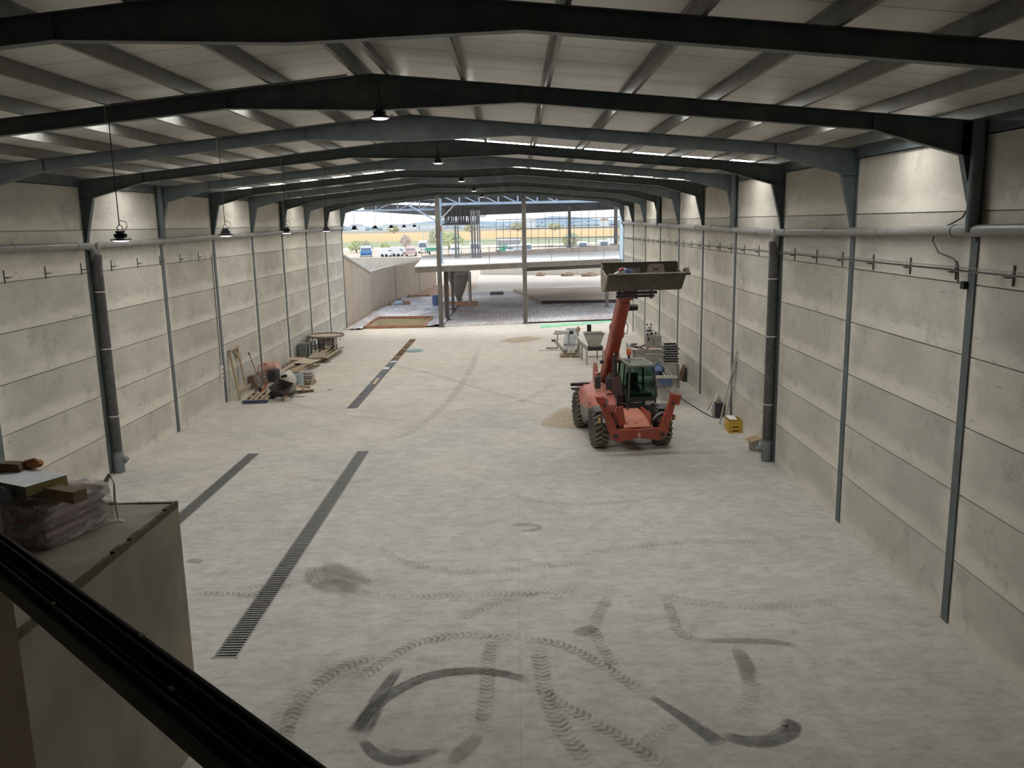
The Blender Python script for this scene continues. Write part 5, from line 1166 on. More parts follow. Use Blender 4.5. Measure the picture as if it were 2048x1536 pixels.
MB().tube([(-.06, -.24, .01), (-.01, -.08, .07), (0, 0, .08), (-.01, .1, .07), (-.05, .24, .02)], [.012, .03, .04, .03, .012], 8).build('head', M('orange_red_head', (0.48, 0.22, 0.13), .6), t, True)
tag(MB().cyl((0, 0, .015), (.22, .02, .015), .012, n=8).build('metal_rod_scrap', DARKM, None, loc=(-8.55, 36.9, 0)), 'short dark rod lying alone on the open floor', 'rod')
# timber stacks
def stack(nm, lab, x, y, rz, L, W, layers, seed, m2=None):
    rn = random.Random(seed); k = 0
    for lay in range(layers):
        n = max(2, int(W / .21) - lay % 2)
        for i in range(n):
            z = .04 + lay * .055; px = -W / 2 + (i + .5) * W / n + rn.uniform(-.03, .03)
            l = L * rn.uniform(.75, 1.0); k += 1
            o = MB().bx(-.09, .09, 0, l, 0, .045).build(nm, [WOODG, WOOD, WOODD, WOODL][rn.randrange(4)], None, bevel=.003)
            cx, sx_ = math.cos(rz), math.sin(rz); py = rn.uniform(-.12, .18)
            o.location = (x + px * cx - py * sx_, y + px * sx_ + py * cx, z); o.rotation_euler = (0, 0, rz + R(rn.uniform(-4, 4)))
            tag(o, lab, 'plank', lab)
def bearers(lab, x, y, rz, L, W):
    for i in range(2):
        yy = .35 + i * (L - .8); c, s = math.cos(rz), math.sin(rz)
        tag(MB().bx(-W / 2, W / 2, -.05, .05, 0, .04).build('bearer', WOODG, None, loc=(x - yy * s, y + yy * c, 0), rot=(0, 0, rz)), lab + (', nearer the camera' if i == 0 else ', farther from the camera'), 'bearer')
stack('plank', 'weathered grey plank in the nearer timber stack by the left wall', -11.35, 39.6, R(-4), 4.6, 1.25, 6, 1)
bearers('timber bearer under the nearer plank stack', -11.35, 39.6, R(-4), 4.6, 1.3)
stack('plank', 'weathered plank in the farther timber stack before the round table', -10.75, 44.6, R(2), 4.6, 1.1, 5, 2)
bearers('timber bearer under the farther plank stack', -10.75, 44.6, R(2), 4.6, 1.2)
tag(MB().bx(-.45, .45, 0, 1.3, 0, .03).build('plywood_sheet', M('pale_ply', (0.56, 0.47, 0.35), .8, 0, .12, 3), None, loc=(-11.0, 42.2, .375), rot=(R(0), R(3), R(-8))), 'pale plywood sheet on top of the nearer plank stack', 'plywood')
tag(MB().bx(-.40, .40, 0, .9, 0, .03).build('plywood_sheet', M('pinkish_ply', (0.50, 0.375, 0.29), .8, 0, .12, 3), None, loc=(-11.6, 43.3, .375), rot=(R(0), R(2), R(5))), 'pinkish board on the nearer plank stack behind the pale plywood', 'plywood')
t = thing('wooden_crate', 'open wooden crate with orange end in front of the nearer plank stack', 'crate', (-10.75, 38.95, 0), rz=R(-4))
[MB().bx(xx, xx + .04, 0, .55, 0, .42).build('end_panel', M('orange_slat', (0.50, 0.32, 0.16)), t) for xx in (-.6, .50)]; MB().bx(-.6, .54, .5, .54, 0, .42).build('back_panel', M('brown_board', (0.2, 0.15, 0.1)), t); MB().bx(-.6, .54, 0, .54, 0, .03).build('base_panel', M('brown_board', (0.2, 0.15, 0.1)), t)
MB().bar((-.95, .0, .30), (-.5, .15, .44), .10, .05).build('top_batten', WOOD, t)
rn = random.Random(4)
pts = [(.5 * math.cos(i * .9) * rn.uniform(.4, 1), .35 * math.sin(i * .9) * rn.uniform(.4, 1), .02 + .55 * abs(math.sin(i * .35)) * rn.uniform(.5, 1)) for i in range(46)]
tag(MB().tube(pts, .007, 5).build('wire_tangle', M('rusty_grey_wire', (0.27, 0.28, 0.255), .6, .3), None, True, loc=(-11.75, 39.4, .02)), 'tangle of thin grey wire against the left wall by the planks', 'wire')
tag(MB().blob((0, 0, .22), (.30, .28, .25), 31, .1, 14, 9, .85).build('grey_bucket_pile', M('grey_rubble_bag', (0.36, 0.32, 0.28), .9, 0, .2, 6), None, True, loc=(-11.45, 38.3, 0)), 'dusty grey bag between the mixer and the plank stack', 'bag')
# grey metal cabinet and tube frames
t = thing('metal_locker', 'grey green metal cabinet standing by the left wall behind the planks', 'cabinet', (-11.9, 46.0, 0), rz=R(4))
MB().bx(-.20, .24, 0, .3, .06, .88).build('body', M('grey_green_metal', (0.185, 0.20, 0.18), .6, .1, .2, 3), t, bevel=.01)
MB().bx(-.17, .21, -.015, 0, .10, .84).build('door', M('grey_green_door', (0.15, 0.17, 0.15), .6, .1, .2, 3), t, bevel=.006)
for x in (-.28, .30): MB().bx(x - .02, x + .02, -.02, .02, 0, .80).bx(x - .02, x + .02, .28, .32, 0, .80).build('side_post', DARKM, t)
MB().tube([(-.05, .1, .86), (-.05, .1, 1.0), (.35, .15, 1.02)], .012, 6).build('top_bar', DARKM, t)
for i, (x, y) in enumerate(((-11.6, 46.7), (-11.5, 47.25))):
    t = thing('tube_stand', ['square steel tube frame standing right of the metal cabinet', 'square steel tube frame standing in front of the round table'][i], 'frame', (x, y, 0), rz=R(8))
    for sx in (0, .48):
        for sy in (0, .4): MB().bx(sx - .02, sx + .02, sy - .02, sy + .02, 0, .86).build('post', DARKM, t)
    for z in (.05, .45, .60): MB().bx(0, .48, -.015, .015, z, z + .03).bx(0, .48, .385, .415, z, z + .03).build('rung', DARKM, t)
# round table
t = thing('round_table', 'round rimmed sorting table on a boxed grey stand by the left wall', 'table', (-11.2, 48.9, 0))
t.scale = (.95, .95, .95)
TM = M('table_grey_metal', (0.30, 0.275, 0.245), .5, .25, .15, 3)
MB().lathe([(.0, .93), (1.06, .93), (1.08, .93), (1.10, .96), (1.10, 1.06), (1.075, 1.06), (1.07, .965), (.0, .965)], 40).build('tray_rim', TM, t, True)
MB().lathe([(.0, .966), (1.06, .966), (1.06, .975), (.0, .975)], 40).build('table_top', M('sandy_table_top', (0.56, 0.46, 0.345), .7, 0, .08, 2), t, True)
MB().bx(-.42, .55, -.55, .45, .38, .93).build('boxed_stand', M('stand_panel', (0.37, 0.335, 0.30), .5, .15, .12, 3), t, bevel=.01)
MB().bx(-.435, -.42, -.5, .4, .42, .90).build('dark_side_panel', M('dark_panel', (0.12, 0.11, 0.10), .6), t)
for x, y in ((-.39, -.52), (.52, -.52), (-.39, .42), (.52, .42)): MB().bx(x - .035, x + .035, y - .035, y + .035, 0, .95).build('leg', DARKM, t)
for s in (-1, 1): MB().tube([(s * .95, -.4, .93), (s * 1.0, -.42, .80), (s * .85, -.38, .76)], .02, 8).build('hook_arm', TM, t, True)
MB().bx(.15, .33, -.58, -.55, .80, .86).build('handle', BLACK, t)
# ================================================================= right side: machines and odds and ends along the wall
STAIN = M('stainless_sheet', (0.40, 0.40, 0.365), .38, .5, .10, 2.5)
STAIN2 = M('dull_grey_machine', (0.36, 0.355, 0.32), .5, .15, .12, 2.5, dirt=(0.28, 0.27, 0.24))
# conveyor on a pallet
t = thing('belt_conveyor', 'low inclined belt conveyor strapped on a small pallet', 'conveyor', (2.75, 45.6, .145), rz=R(-10))
MB().loft([[(-.25, -.45, .20), (.45, -.45, .20), (.45, -.45, .28), (-.25, -.45, .28)], [(-.45, 2.9, .92), (.25, 2.9, .92), (.25, 2.9, 1.0), (-.45, 2.9, 1.0)]]).build('belt_bed', STAIN, t)
MB().loft([[(-.19, -.4, .285), (.39, -.4, .285), (.39, -.4, .295), (-.19, -.4, .295)], [(-.39, 2.85, 1.005), (.19, 2.85, 1.005), (.19, 2.85, 1.015), (-.39, 2.85, 1.015)]]).build('belt', M('belt_grey', (0.24, 0.255, 0.25), .6, 0, .1, 4), t)
for s in (-.27, .47): MB().bar((s, -.5, .26), (s - .2, 2.95, .98), .03, .12).build('side_rail', STAIN2, t)
for x, y, z in ((-.3, .2, .35), (.45, .2, .35), (-.45, 2.4, .85), (.28, 2.4, .85)): MB().bx(x - .03, x + .03, y - .03, y + .03, 0, z).build('leg', STAIN2, t)
for z in (.06, .42): MB().bx(-.3, .45, .17, .21, z, z + .05).build('cross_tie', STAIN2, t)
MB().cyl((-.85, .35, 1.04), (.02, .3, 1.09), .085, n=16).build('white_roller', M('pale_roller', (0.56, 0.52, 0.53), .5), t, True)
MB().cyl((.02, .3, 1.09), (.22, .29, 1.10), .10, n=16).build('black_roller_end', BLACK, t, True)
MB().bx(-.80, .12, .38, .46, 1.12, 1.16).build('black_guard', BLACK, t)
for x in (-.66, -.02): MB().bx(x - .03, x + .03, .28, .34, .2, 1.05).build('roller_post', STAIN2, t)
MB().bar((-.82, .2, .70), (-.15, -.30, .05), .08, .14).build('slanted_arm', STAIN2, t)
MB().cyl((-.95, .1, .66), (-.80, .15, .66), .06, n=12).build('motor', DARKM, t, True)
for i in range(4): MB().cyl((.05 + i * .1, -.52, .08), (.05 + i * .1, -.52, .30), .045, n=10).build('white_canister', WHITE, t, True)
p = thing('machine_pallet', 'small timber pallet under the belt conveyor', 'pallet', (2.8, 44.85, 0), rz=R(-6)); pallet(p, 1.15, .85, WOOD)
tag(MB().bar((-.8, 0, .03), (.6, .05, .03), .10, .06).build('white_sheet_strip', M('white_film', (0.74, 0.74, 0.74), .5), None, loc=(2.0, 47.6, 0)), 'strip of white film on the floor left of the belt conveyor', 'film')
tag(MB().bx(-.35, .35, -.06, .06, 0, .10).build('timber_block', WOODG, None, loc=(1.95, 48.2, 0)), 'dark timber block behind the left end of the conveyor', 'block')
# hopper machine
t = thing('feed_hopper', 'grey feed hopper on legs with a black belt drum below', 'hopper machine', (3.86, 42.9, 0), rz=R(4))
MB().loft([[(-.22, -.20, .90), (.30, -.20, .90), (.30, .35, .90), (-.22, .35, .90)], [(-.48, -.32, 1.58), (.50, -.32, 1.58), (.50, .55, 1.58), (-.48, .55, 1.58)], [(-.46, -.30, 1.58), (.48, -.30, 1.58), (.48, .53, 1.58), (-.46, .53, 1.58)], [(-.20, -.18, .92), (.28, -.18, .92), (.28, .33, .92), (-.20, .33, .92)]]).build('hopper_bin', STAIN2, t)
MB().bx(-.50, .52, -.34, -.30, 1.555, 1.60).build('bin_rim', M('dark_rim', (0.16, 0.16, 0.15), .5), t)
MB().bx(-.10, .16, -.30, -.28, 1.05, 1.28).build('sight_panel', STAIN, t)
MB().cyl((-.34, -.12, .80), (.40, -.12, .80), .13, n=18).build('belt_drum', BLACK, t, True)
MB().bx(-.42, -.34, -.3, 2.2, .72, .92).build('side_frame', STAIN2, t); MB().bx(.40, .46, -.3, 1.6, .72, .92).build('side_frame', STAIN2, t)
for x, y in ((-.40, -.3), (.42, -.3), (-.40, 1.4), (.42, 1.4)): MB().bx(x - .035, x + .035, y - .035, y + .035, .04, .92).cyl((x, y, 0), (x, y, .06), .055, n=10).build('leg', STAIN2, t)
MB().bx(-.40, .42, -.33, -.28, .36, .44).build('stretcher', STAIN2, t)
MB().loft([[(-.46, -.28, .90), (-.40, -.28, .90), (-.40, .2, .90), (-.46, .2, .90)], [(-.78, .6, 1.35), (-.72, .6, 1.35), (-.72, 1.2, 1.35), (-.78, 1.2, 1.35)]]).build('side_chute', STAIN, t)
MB().bx(-.10, .12, 1.5, 1.62, 1.40, 1.82).build('control_screen', BLACK, t, bevel=.02); MB().bx(-.02, .03, 1.53, 1.58, .8, 1.42).build('screen_post', STAIN2, t)
MB().cyl((-.62, 1.3, .2), (-.62, 1.3, 1.55), .04, n=10).build('pump_post', STAIN2, t, True); MB().blob((-.62, 1.3, 1.62), (.12, .12, .14), 2, .1).build('pump_head', M('tan_pump', (0.45, 0.33, 0.25), .6), t, True)
tag(MB().loft([[(-.4, -.3, 0), (.3, -.3, 0), (.3, .3, 0), (-.4, .3, 0)], [(-.3, -.2, .55), (.2, -.2, .55), (.2, .25, .55), (-.3, .25, .55)]]).build('green_grey_box', M('green_grey_box', (0.25, 0.275, 0.25), .5, .1, .15, 3), None, bevel=.02, loc=(5.1, 44.4, 0)), 'grey green machine box behind the raised boom', 'machine box')
t = thing('tan_motor_group', 'tan motor and pump group between conveyor and feed hopper', 'motor', (3.15, 46.9, 0))
MB().bx(-.25, .3, -.2, .3, 0, .5).build('stand', STAIN2, t); MB().cyl((-.2, 0, .66), (.2, 0, .66), .15, n=14).build('motor', M('tan_pump', (0.45, 0.33, 0.25)), t, True); MB().cyl((.05, .1, .75), (.05, .1, 1.0), .07, n=12).build('pump_column', WHITE, t, True)
# large machine
t = thing('processing_machine', 'large grey processing machine with open top tray, behind the telehandler cab', 'machine', (5.75, 36.2, 0))
MB().bx(-.75, .95, .0, 2.2, .50, 1.58).build('cabinet', STAIN2, t, bevel=.015)
MB().bx(-.78, .98, -.02, 2.25, 1.58, 1.62).build('top_tray', M('pinkish_dust_top', (0.52, 0.44, 0.37), .7, 0, .10, 3), t)
MB().bx(-.80, .98, -.03, 0, 1.56, 1.68).build('tray_lip', STAIN, t); MB().bx(-.80, -.76, -.03, 2.25, 1.2, 1.68).build('tray_lip', STAIN, t)
MB().bx(-.5, -.25, -.012, 0, 1.22, 1.27).build('handle', M('dark_pull', (0.12, 0.12, 0.11), .5), t)
for x, y in ((-.7, .08), (.9, .08), (-.7, 2.1), (.9, 2.1)): MB().bx(x - .04, x + .04, y - .04, y + .04, 0, .5).build('leg', STAIN2, t)
MB().tube([(-.35, 1.9, 1.64), (-.62, 1.8, 1.66), (-.70, 1.3, 1.66), (-.5, .9, 1.68), (-.30, .35, 1.66), (-.25, .1, 1.64)], .045, 8).build('flexible_duct', M('dark_duct', (0.09, 0.085, 0.075), .6, 0, .4, 30), t, True)
MB().cyl((-.12, .3, 1.62), (-.12, .3, 1.78), .06, n=10).cyl((-.12, .3, 1.75), (.25, .25, 1.75), .018, n=8).build('valve', M('brass_valve', (0.35, 0.29, 0.2), .5, .4), t, True)
# outfeed shelf in front of it
for x, y, h in ((.45, -3.3, 1.62), (.60, -.25, 1.55), (-.25, -3.3, 1.15)):
    if x > 0: MB().bx(x - .025, x + .025, y - .025, y + .025, 0, h).build('leg', STAIN2, t)
MB().bx(.02, .62, -3.05, -2.1, 1.56, 1.60).build('tray_platform', STAIN2, t)
MB().bx(-.30, .60, -.25, -.02, 1.0, 1.52).build('rear_panel', STAIN2, t)
MB().bx(-.35, .50, -3.42, -3.25, 1.02, 1.12).build('shelf_front', M('pale_shelf_edge', (0.50, 0.49, 0.42), .5), t); MB().bx(-.35, .50, -3.3, -.3, 1.0, 1.03).build('shelf', STAIN2, t)
for dx in (.05, .18, .31): MB().bar((dx, -3.2, 1.10), (dx - .15, -1.8, 1.32), .03, .03).build('shelf_bar', M('pale_shelf_edge', (0.5, .49, .42)), t)
MB().loft([[(-.30, -3.2, .70), (.38, -3.2, .70), (.38, -2.2, .70), (-.30, -2.2, .70)], [(-.34, -3.3, 1.0), (.44, -3.3, 1.0), (.44, -1.9, 1.0), (-.34, -1.9, 1.0)]]).build('drip_tray', STAIN2, t)
MB().bx(.60, .63, -3.2, 0, .55, 1.5).build('side_panel', STAIN2, t)
BLUS = M('blue_sacking', (0.08, 0.13, 0.24), .7, 0, .5, 6, (2, 1, 1))
tag(MB().blob((0, 0, .16), (.30, .55, .20), 12, .15, 14, 9, .75).build('blue_bundle', BLUS, None, True, loc=(5.66, 34.0, 1.03)), 'dark blue bundle lying on the shelf of the processing machine', 'bundle')
tag(MB().loft([[(-.28, -.02, 0), (.26, -.02, 0), (.26, .02, 0), (-.28, .02, 0)], [(-.25, -.05, -.24), (.22, -.05, -.26), (.22, .0, -.26), (-.25, .0, -.24)]]).build('blue_rag', BLUS, None, loc=(5.78, 32.84, 1.01)), 'dark blue rag hanging below the shelf edge', 'rag')
# stacked black and grey crates
for i in range(7):
    c = thing('stacking_tray', 'black stacking tray with a pale rim, %s' % ['lowest of the stack of seven', 'second from the bottom of seven', 'third from the bottom of seven', 'fourth tray, middle of the stack', 'third from the top of seven', 'second from the top of seven', 'topmost of the stack of seven'][i], 'tray', (6.08, 33.6, 1.605 + i * .098), rot=(0, R([0, 3, -2, 2.5, -3, 2, -1][i]), R([0, 4, -3, 3, -2, 5, -4][i])), group='stack of black trays on the processing machine')
    MB().bx(-.27, .27, -.38, .38, .0, .012).bx(-.27, .27, -.38, -.365, .0, .07).bx(-.27, .27, .365, .38, .0, .07).bx(-.27, -.255, -.38, .38, .0, .07).bx(.255, .27, -.38, .38, .0, .07).build('tray_body', BLACK, c)
    for a, b in (((-.28, .28, -.40, -.365)), ((-.28, .28, .365, .40))) if False else ():
        pass
    MB().bx(-.285, .285, -.395, -.36, .066, .09).build('pale_rim', M('pale_grey_rim', (0.40, 0.41, 0.40), .5), c)
    MB().bx(-.285, -.25, -.395, .395, .066, .09).build('pale_rim', M('pale_grey_rim', (0.40, 0.41, 0.40), .5), c)
# grey control box with toy on top
t = thing('control_box', 'grey control box with knobs on top of the processing machine', 'control box', (6.0, 37.3, 1.62))
MB().bx(-.34, .34, -.2, .25, .03, .55).build('case', M('grey_case', (0.33, 0.33, 0.31), .5, .1, .08, 4), t, bevel=.02); MB().bx(-.34, .34, -.2, .25, 0, .04).build('plinth', BLACK, t)
MB().cyl((.12, .05, .55), (.12, .05, .66), .05, n=12).cyl((.24, .0, .55), (.24, .0, .62), .025, n=8).build('knob', M('brown_knob', (0.22, 0.18, 0.14), .5), t, True)
MB().bx(-.27, -.20, -.206, -.2, .30, .46).build('dark_slot', BLACK, t)
MB().tube([(-.10, -.205, .5), (-.02, -.215, .40), (.02, -.21, .22), (.03, -.205, .06)], .008, 6).build('front_cable', BLACK, t, True)
MB().tube([(-.34, .1, .1), (-.5, .05, .03), (-.75, -.1, .03), (-.8, -.35, .04)], .03, 8).build('side_cable', BLACK, t, True)
SOFTW = M('white_plush', (0.66, 0.65, 0.62), .9, 0, .06, 20); SOFTB = M('black_plush', (0.03, 0.03, 0.032), .9, 0, .2, 20)
t = thing('soft_toy', 'small white and black soft toy seated on the grey control box', 'soft toy', (5.80, 37.25, 2.17))
MB().blob((0, 0, .13), (.12, .11, .15), 1, .03, 14, 10).build('body', SOFTW, t, True); MB().blob((.0, 0, .19), (.135, .115, .06), 2, .04, 14, 8).build('black_shoulder_band', SOFTB, t, True)
MB().blob((.02, -.01, .36), (.115, .11, .105), 3, .02, 14, 10).build('head', SOFTW, t, True)
MB().blob((-.06, 0, .46), (.04, .03, .04), 4, .03, 10, 7).build('ear', SOFTB, t, True); MB().blob((.09, 0, .45), (.05, .035, .06), 5, .03, 10, 7).build('ear', SOFTB, t, True)
for x in (-.02, .05): MB().blob((x, -.115, .375), (.022, .01, .026), 6, .02, 8, 6).build('eye_patch', SOFTB, t, True)
MB().blob((-.09, -.1, .04), (.05, .08, .045), 7, .03, 10, 7).build('foot', SOFTB, t, True); MB().blob((.12, -.08, .07), (.06, .06, .06), 8, .03, 10, 7).build('foot', SOFTB, t, True)
# hose on the floor, leaning things
tag(MB().tube([(6.35, 35.2, .02), (6.55, 34.0, .02), (6.75, 32.4, .02), (6.9, 31.2, .02), (7.05, 30.4, .02), (7.2, 30.15, .02), (7.34, 30.12, .03)], .022, 8).build('floor_hose', DARKM, None, True), 'thin dark hose running along the floor from the machine to the wall', 'hose')
tag(MB().loft([[(-.15, -.1, 0), (.18, -.08, 0), (.18, .1, 0), (-.15, .1, 0)], [(-.02, -.06, .42), (.20, -.05, .42), (.20, .08, .42), (-.02, .08, .42)], [(.10, -.02, .72), (.20, -.02, .72), (.20, .03, .72), (.10, .03, .72)]]).build('brown_bark_piece', M('brown_cardboard', (0.34, 0.21, 0.13), .9, 0, .25, 4), None, loc=(7.33, 37.75, 0)), 'brown pointed board leaning in the corner behind the machine', 'board')
tag(MB().loft([[(-.03, -.12, 0), (.12, -.12, 0), (.12, .12, 0), (-.03, .12, 0)], [(.10, -.05, .64), (.13, -.05, .64), (.13, .10, .64), (.10, .10, .64)]]).build('dark_wedge', BLK2, None, loc=(7.40, 37.45, 0)), 'dark wedge shaped offcut beside the brown pointed board', 'offcut')
for i, (y, m, lab, h) in enumerate(((31.55, M('reddish_panel', (0.33, 0.19, 0.13), .8), 'thin reddish board leaning against the right wall, leftmost of four', .55), (31.36, WHITE, 'white panel with rounded top leaning on the right wall', .68), (31.20, M('grey_panel', (0.33, 0.32, 0.30), .7), 'grey panel leaning beside the white panel', .60), (31.02, M('brown_panel', (0.20, 0.15, 0.12), .8), 'dark brown panel leaning nearest the black bin', .56))):
    L = .40
    tag(MB().loft([[(-.36 + i * .03, -.04, 0), (-.34 + i * .03, -.04, 0), (-.34 + i * .03, .07, 0), (-.36 + i * .03, .07, 0)], [(-.05, -.04, h), (-.03, -.04, h), (-.03, .07, h), (-.05, .07, h)]]).build('leaning_panel', m, None, bevel=.004, loc=(7.54, y, 0)), lab, 'panel', 'panels leaning on the right wall')
t = thing('black_bin', 'black plastic bin standing by the fourth column of the right wall', 'bin', (7.36, 30.45, 0))
MB().loft([[(-.13, -.13, 0), (.13, -.13, 0), (.13, .13, 0), (-.13, .13, 0)], [(-.16, -.16, .50), (.16, -.16, .50), (.16, .16, .50), (-.16, .16, .50)]]).build('body', M('dark_bin', (0.045, 0.045, 0.052), .5, 0, .15, 5), t, bevel=.015)
MB().bx(-.18, .18, -.18, .18, .48, .52).build('rim', BLACK, t, bevel=.01); MB().bx(-.24, -.17, -.1, .1, .05, .45).build('grey_flap', M('grey_panel', (0.33, 0.32, 0.30)), t)
ALU = M('dull_aluminium', (0.46, 0.46, 0.43), .4, .5, .08, 4)
for i, (a, b, lab) in enumerate((((7.10, 29.25, .01), (7.52, 28.85, 2.66), 'long aluminium profile leaning on the right wall, its foot farther out'), ((7.36, 29.45, .01), (7.53, 28.93, 2.30), 'second aluminium profile leaning on the right wall, foot close to the wall'))):
    b0 = Vector(b) - Vector(a)
    tag(MB().bar((0, 0, 0), tuple(b0), .085, .03, up=(1, 0, 0)).build('metal_profile', ALU, None, loc=a), lab, 'metal profile')
YEL = M('yellow_plastic', (0.62, 0.40, 0.055), .45, 0, .08, 6)
for i in range(3):
    c = thing('yellow_crate', 'yellow plastic crate by the right wall, %s' % ['bottom of the stack of three', 'middle of the stack of three', 'top of the stack of three'][i], 'crate', (7.33, 28.25, i * .142), rz=R([0, 1.5, -1][i]), group='yellow crates by the right wall')
    w, l, h = .225, .30, .14
    MB().bx(-w, w, -l, l, 0, .008).build('base', YEL, c)
    for s in (-1, 1):
        MB().bx(-w, w, s * l - .006, s * l + .006, 0, .045).bx(-w, w, s * l - .006, s * l + .006, .105, h).bx(-w, -w * .45, s * l - .006, s * l + .006, .04, .11).bx(w * .45, w, s * l - .006, s * l + .006, .04, .11).bx(-w * .45, w * .45, s * l - .004, s * l + .004, .08, .11).build('end_wall', YEL, c)
        MB().bx(s * w - .006, s * w + .006, -l, l, 0, h).build('side_wall', YEL, c)
        MB().bx(-w - .012, w + .012, s * l - .012, s * l + .012, h - .016, h).build('rim', YEL, c); MB().bx(s * w - .012, s * w + .012, -l, l, h - .016, h).build('rim', YEL, c)
tag(MB().loft([[(-.17, -.18, 0), (.10, -.20, 0), (.10, -.2, .02), (-.17, -.18, .02)], [(-.20, .30, .03), (.06, .32, .02), (.06, .32, .04), (-.20, .30, .05)]]).build('white_sheet', PAPER, None, loc=(7.32, 28.25, .43)), 'white sheet lying over the top yellow crate', 'sheet')
t = thing('bucket', 'grey bucket with a brown board on top at the foot of the right downpipe', 'bucket', (7.33, 25.75, 0))
MB().lathe([(.12, 0), (.13, .01), (.165, .32), (.17, .325), (.155, .325)], 20).build('pail', M('grey_pail', (0.36, 0.33, 0.29), .6, 0, .12, 5), t, True)
tag(MB().at((0, 0, 0), (R(8), R(-10), R(20))).bx(-.20, .20, -.17, .17, 0, .02).build('bucket_lid_board', M('tan_board', (0.42, 0.29, 0.17), .8, 0, .15, 6), None, bevel=.004, loc=(7.33, 25.75, .355)), 'tan piece of board covering the grey bucket', 'board')
# ================================================================= foreground: concrete block, bag pallet, window rail; marks on the floor
CB = M('rough_block_concrete', (0.29, 0.255, 0.20), .9, 0, .18, 1.1, dirt=(0.20, 0.185, 0.15), bump=.06)
t = thing('concrete_block', 'large rough concrete block structure at the lower left, flat on top', 'concrete structure', (XL + .02, .6, 0))
W = -4.66 - (XL + .02); L = 10.94 - .6
MB().bx(0, W, 0, L, 0, 3.49).build('block_body', CB, t)
MB().bx(0, W - .03, 0, L - .03, 3.49, 3.52).build('top_screed', M('dusty_screed', (0.34, 0.31, 0.255), .95, 0, .2, 1.6, dirt=(0.24, .22, .18)), t)
rn = random.Random(2); mb = MB()
y = 0
while y < L: 
    d = rn.uniform(.1, .3); mb.bx(W - .05, W + .004, y, min(L, y + d), 3.46, 3.525 + rn.uniform(0, .035)); y += d
x = 0
while x < W:
    d = rn.uniform(.1, .3); mb.bx(x, min(W, x + d), L - .05, L + .004, 3.46, 3.525 + rn.uniform(0, .035)); x += d
mb.build('ragged_edge', M('dark_ragged_edge', (0.10, 0.085, 0.065), .95, 0, .3, 9), t)
ZT = 3.522
# shrink-wrapped pallet of bags
GA = R(20)
bp_ = Vector((-5.46, 9.22, ZT))
def at_b(x, y, z): return (bp_.x + x * math.cos(GA) - y * math.sin(GA), bp_.y + x * math.sin(GA) + y * math.cos(GA), ZT + z)
GA = R(-13)
BAGR = M('red_print_bag', (0.185, 0.115, 0.095), .75, 0, .3, 6, dirt=(0.24, .17, .14)); BAGP = M('pinkish_bag', (0.33, 0.235, 0.215), .75, 0, .18, 7)
REDB = M('red_label', (0.28, 0.045, 0.035), .6)
lab_l = ['bottom', 'second', 'third', 'fourth', 'top']
for lay in range(5):
    for i in range(2):
        z = .004 + lay * .1; x = -.76 + i * .49
        b = thing('mortar_bag', 'red printed bag in the wrapped stack, %s layer, %s' % (lab_l[lay], 'right side' if i else 'left side'), 'bag', at_b(x, .0, z), rz=GA, group='bags in the wrapped stack')
        MB().loft([[(-.21, .03, .008), (.21, .03, .008), (.21, 1.0, .008), (-.21, 1.0, .008)], [(-.235, .0, .05), (.235, .0, .05), (.235, 1.03, .05), (-.235, 1.03, .05)], [(-.20, .04, .096), (.20, .04, .096), (.20, .99, .096), (-.20, .99, .096)]]).build('sack', BAGR if (lay + i) % 2 else BAGP, b, True)
        if (lay + i) % 2 == 0: MB().bx(-.16, .12, -.004, .004, .03, .075).build('red_label', REDB, b)
wm, wnt, wb = newmat('clear_wrap_film')
wb.inputs['Base Color'].default_value = (.80, .74, .76, 1); wb.inputs['Roughness'].default_value = .25
tr = nd(wnt, 'ShaderNodeBsdfTransparent'); mx = nd(wnt, 'ShaderNodeMixShader'); tc = nd(wnt, 'ShaderNodeTexCoord')
f = mth(wnt, 'ADD', mth(wnt, 'MULTIPLY', ramp(wnt, noise(wnt, tc.outputs['Object'], 3.5, 6, .7, (1, .5, 2)), .42, .70), .55), .16)
wnt.links.new(f, mx.inputs[0]); wnt.links.new(tr.outputs[0], mx.inputs[1]); wnt.links.new(wb.outputs[0], mx.inputs[2]); wnt.links.new(mx.outputs[0], wnt.nodes['Material Output'].inputs[0])
rn = random.Random(8)
def wr(z, g, n=26):
    out = []
    for i in range(n):
        u = i / n * 4; s = int(u); fz = u - s
        c = [(-1.01, -.02), (.01, -.02), (.01, 1.06), (-1.01, 1.06)]; a, b = c[s], c[(s + 1) % 4]
        out.append((a[0] + (b[0] - a[0]) * fz + rn.uniform(-g, g), a[1] + (b[1] - a[1]) * fz + rn.uniform(-g, g), z + rn.uniform(-g, g)))
    return out
t = thing('shrink_wrap', 'loose clear plastic wrap over the bag stack, peaked on top', 'plastic wrap', at_b(0, 0, 0), rz=GA)
mb = MB(); r0, r1, r2 = wr(.02, .012), wr(.30, .02), wr(.50, .03)
top = [(-.5 + (p[0] + .5) * .72, .5 + (p[1] - .5) * .72, .58 + .05 * math.sin(i * 1.1)) for i, p in enumerate(r2)]
top2 = [(-.5 + (p[0] + .5) * .15, .5 + (p[1] - .5) * .15, .60 + .02 * math.sin(i)) for i, p in enumerate(r2)]
mb.loft([r0, r1, r2, top, top2]); mb.build('film', wm, t, True)
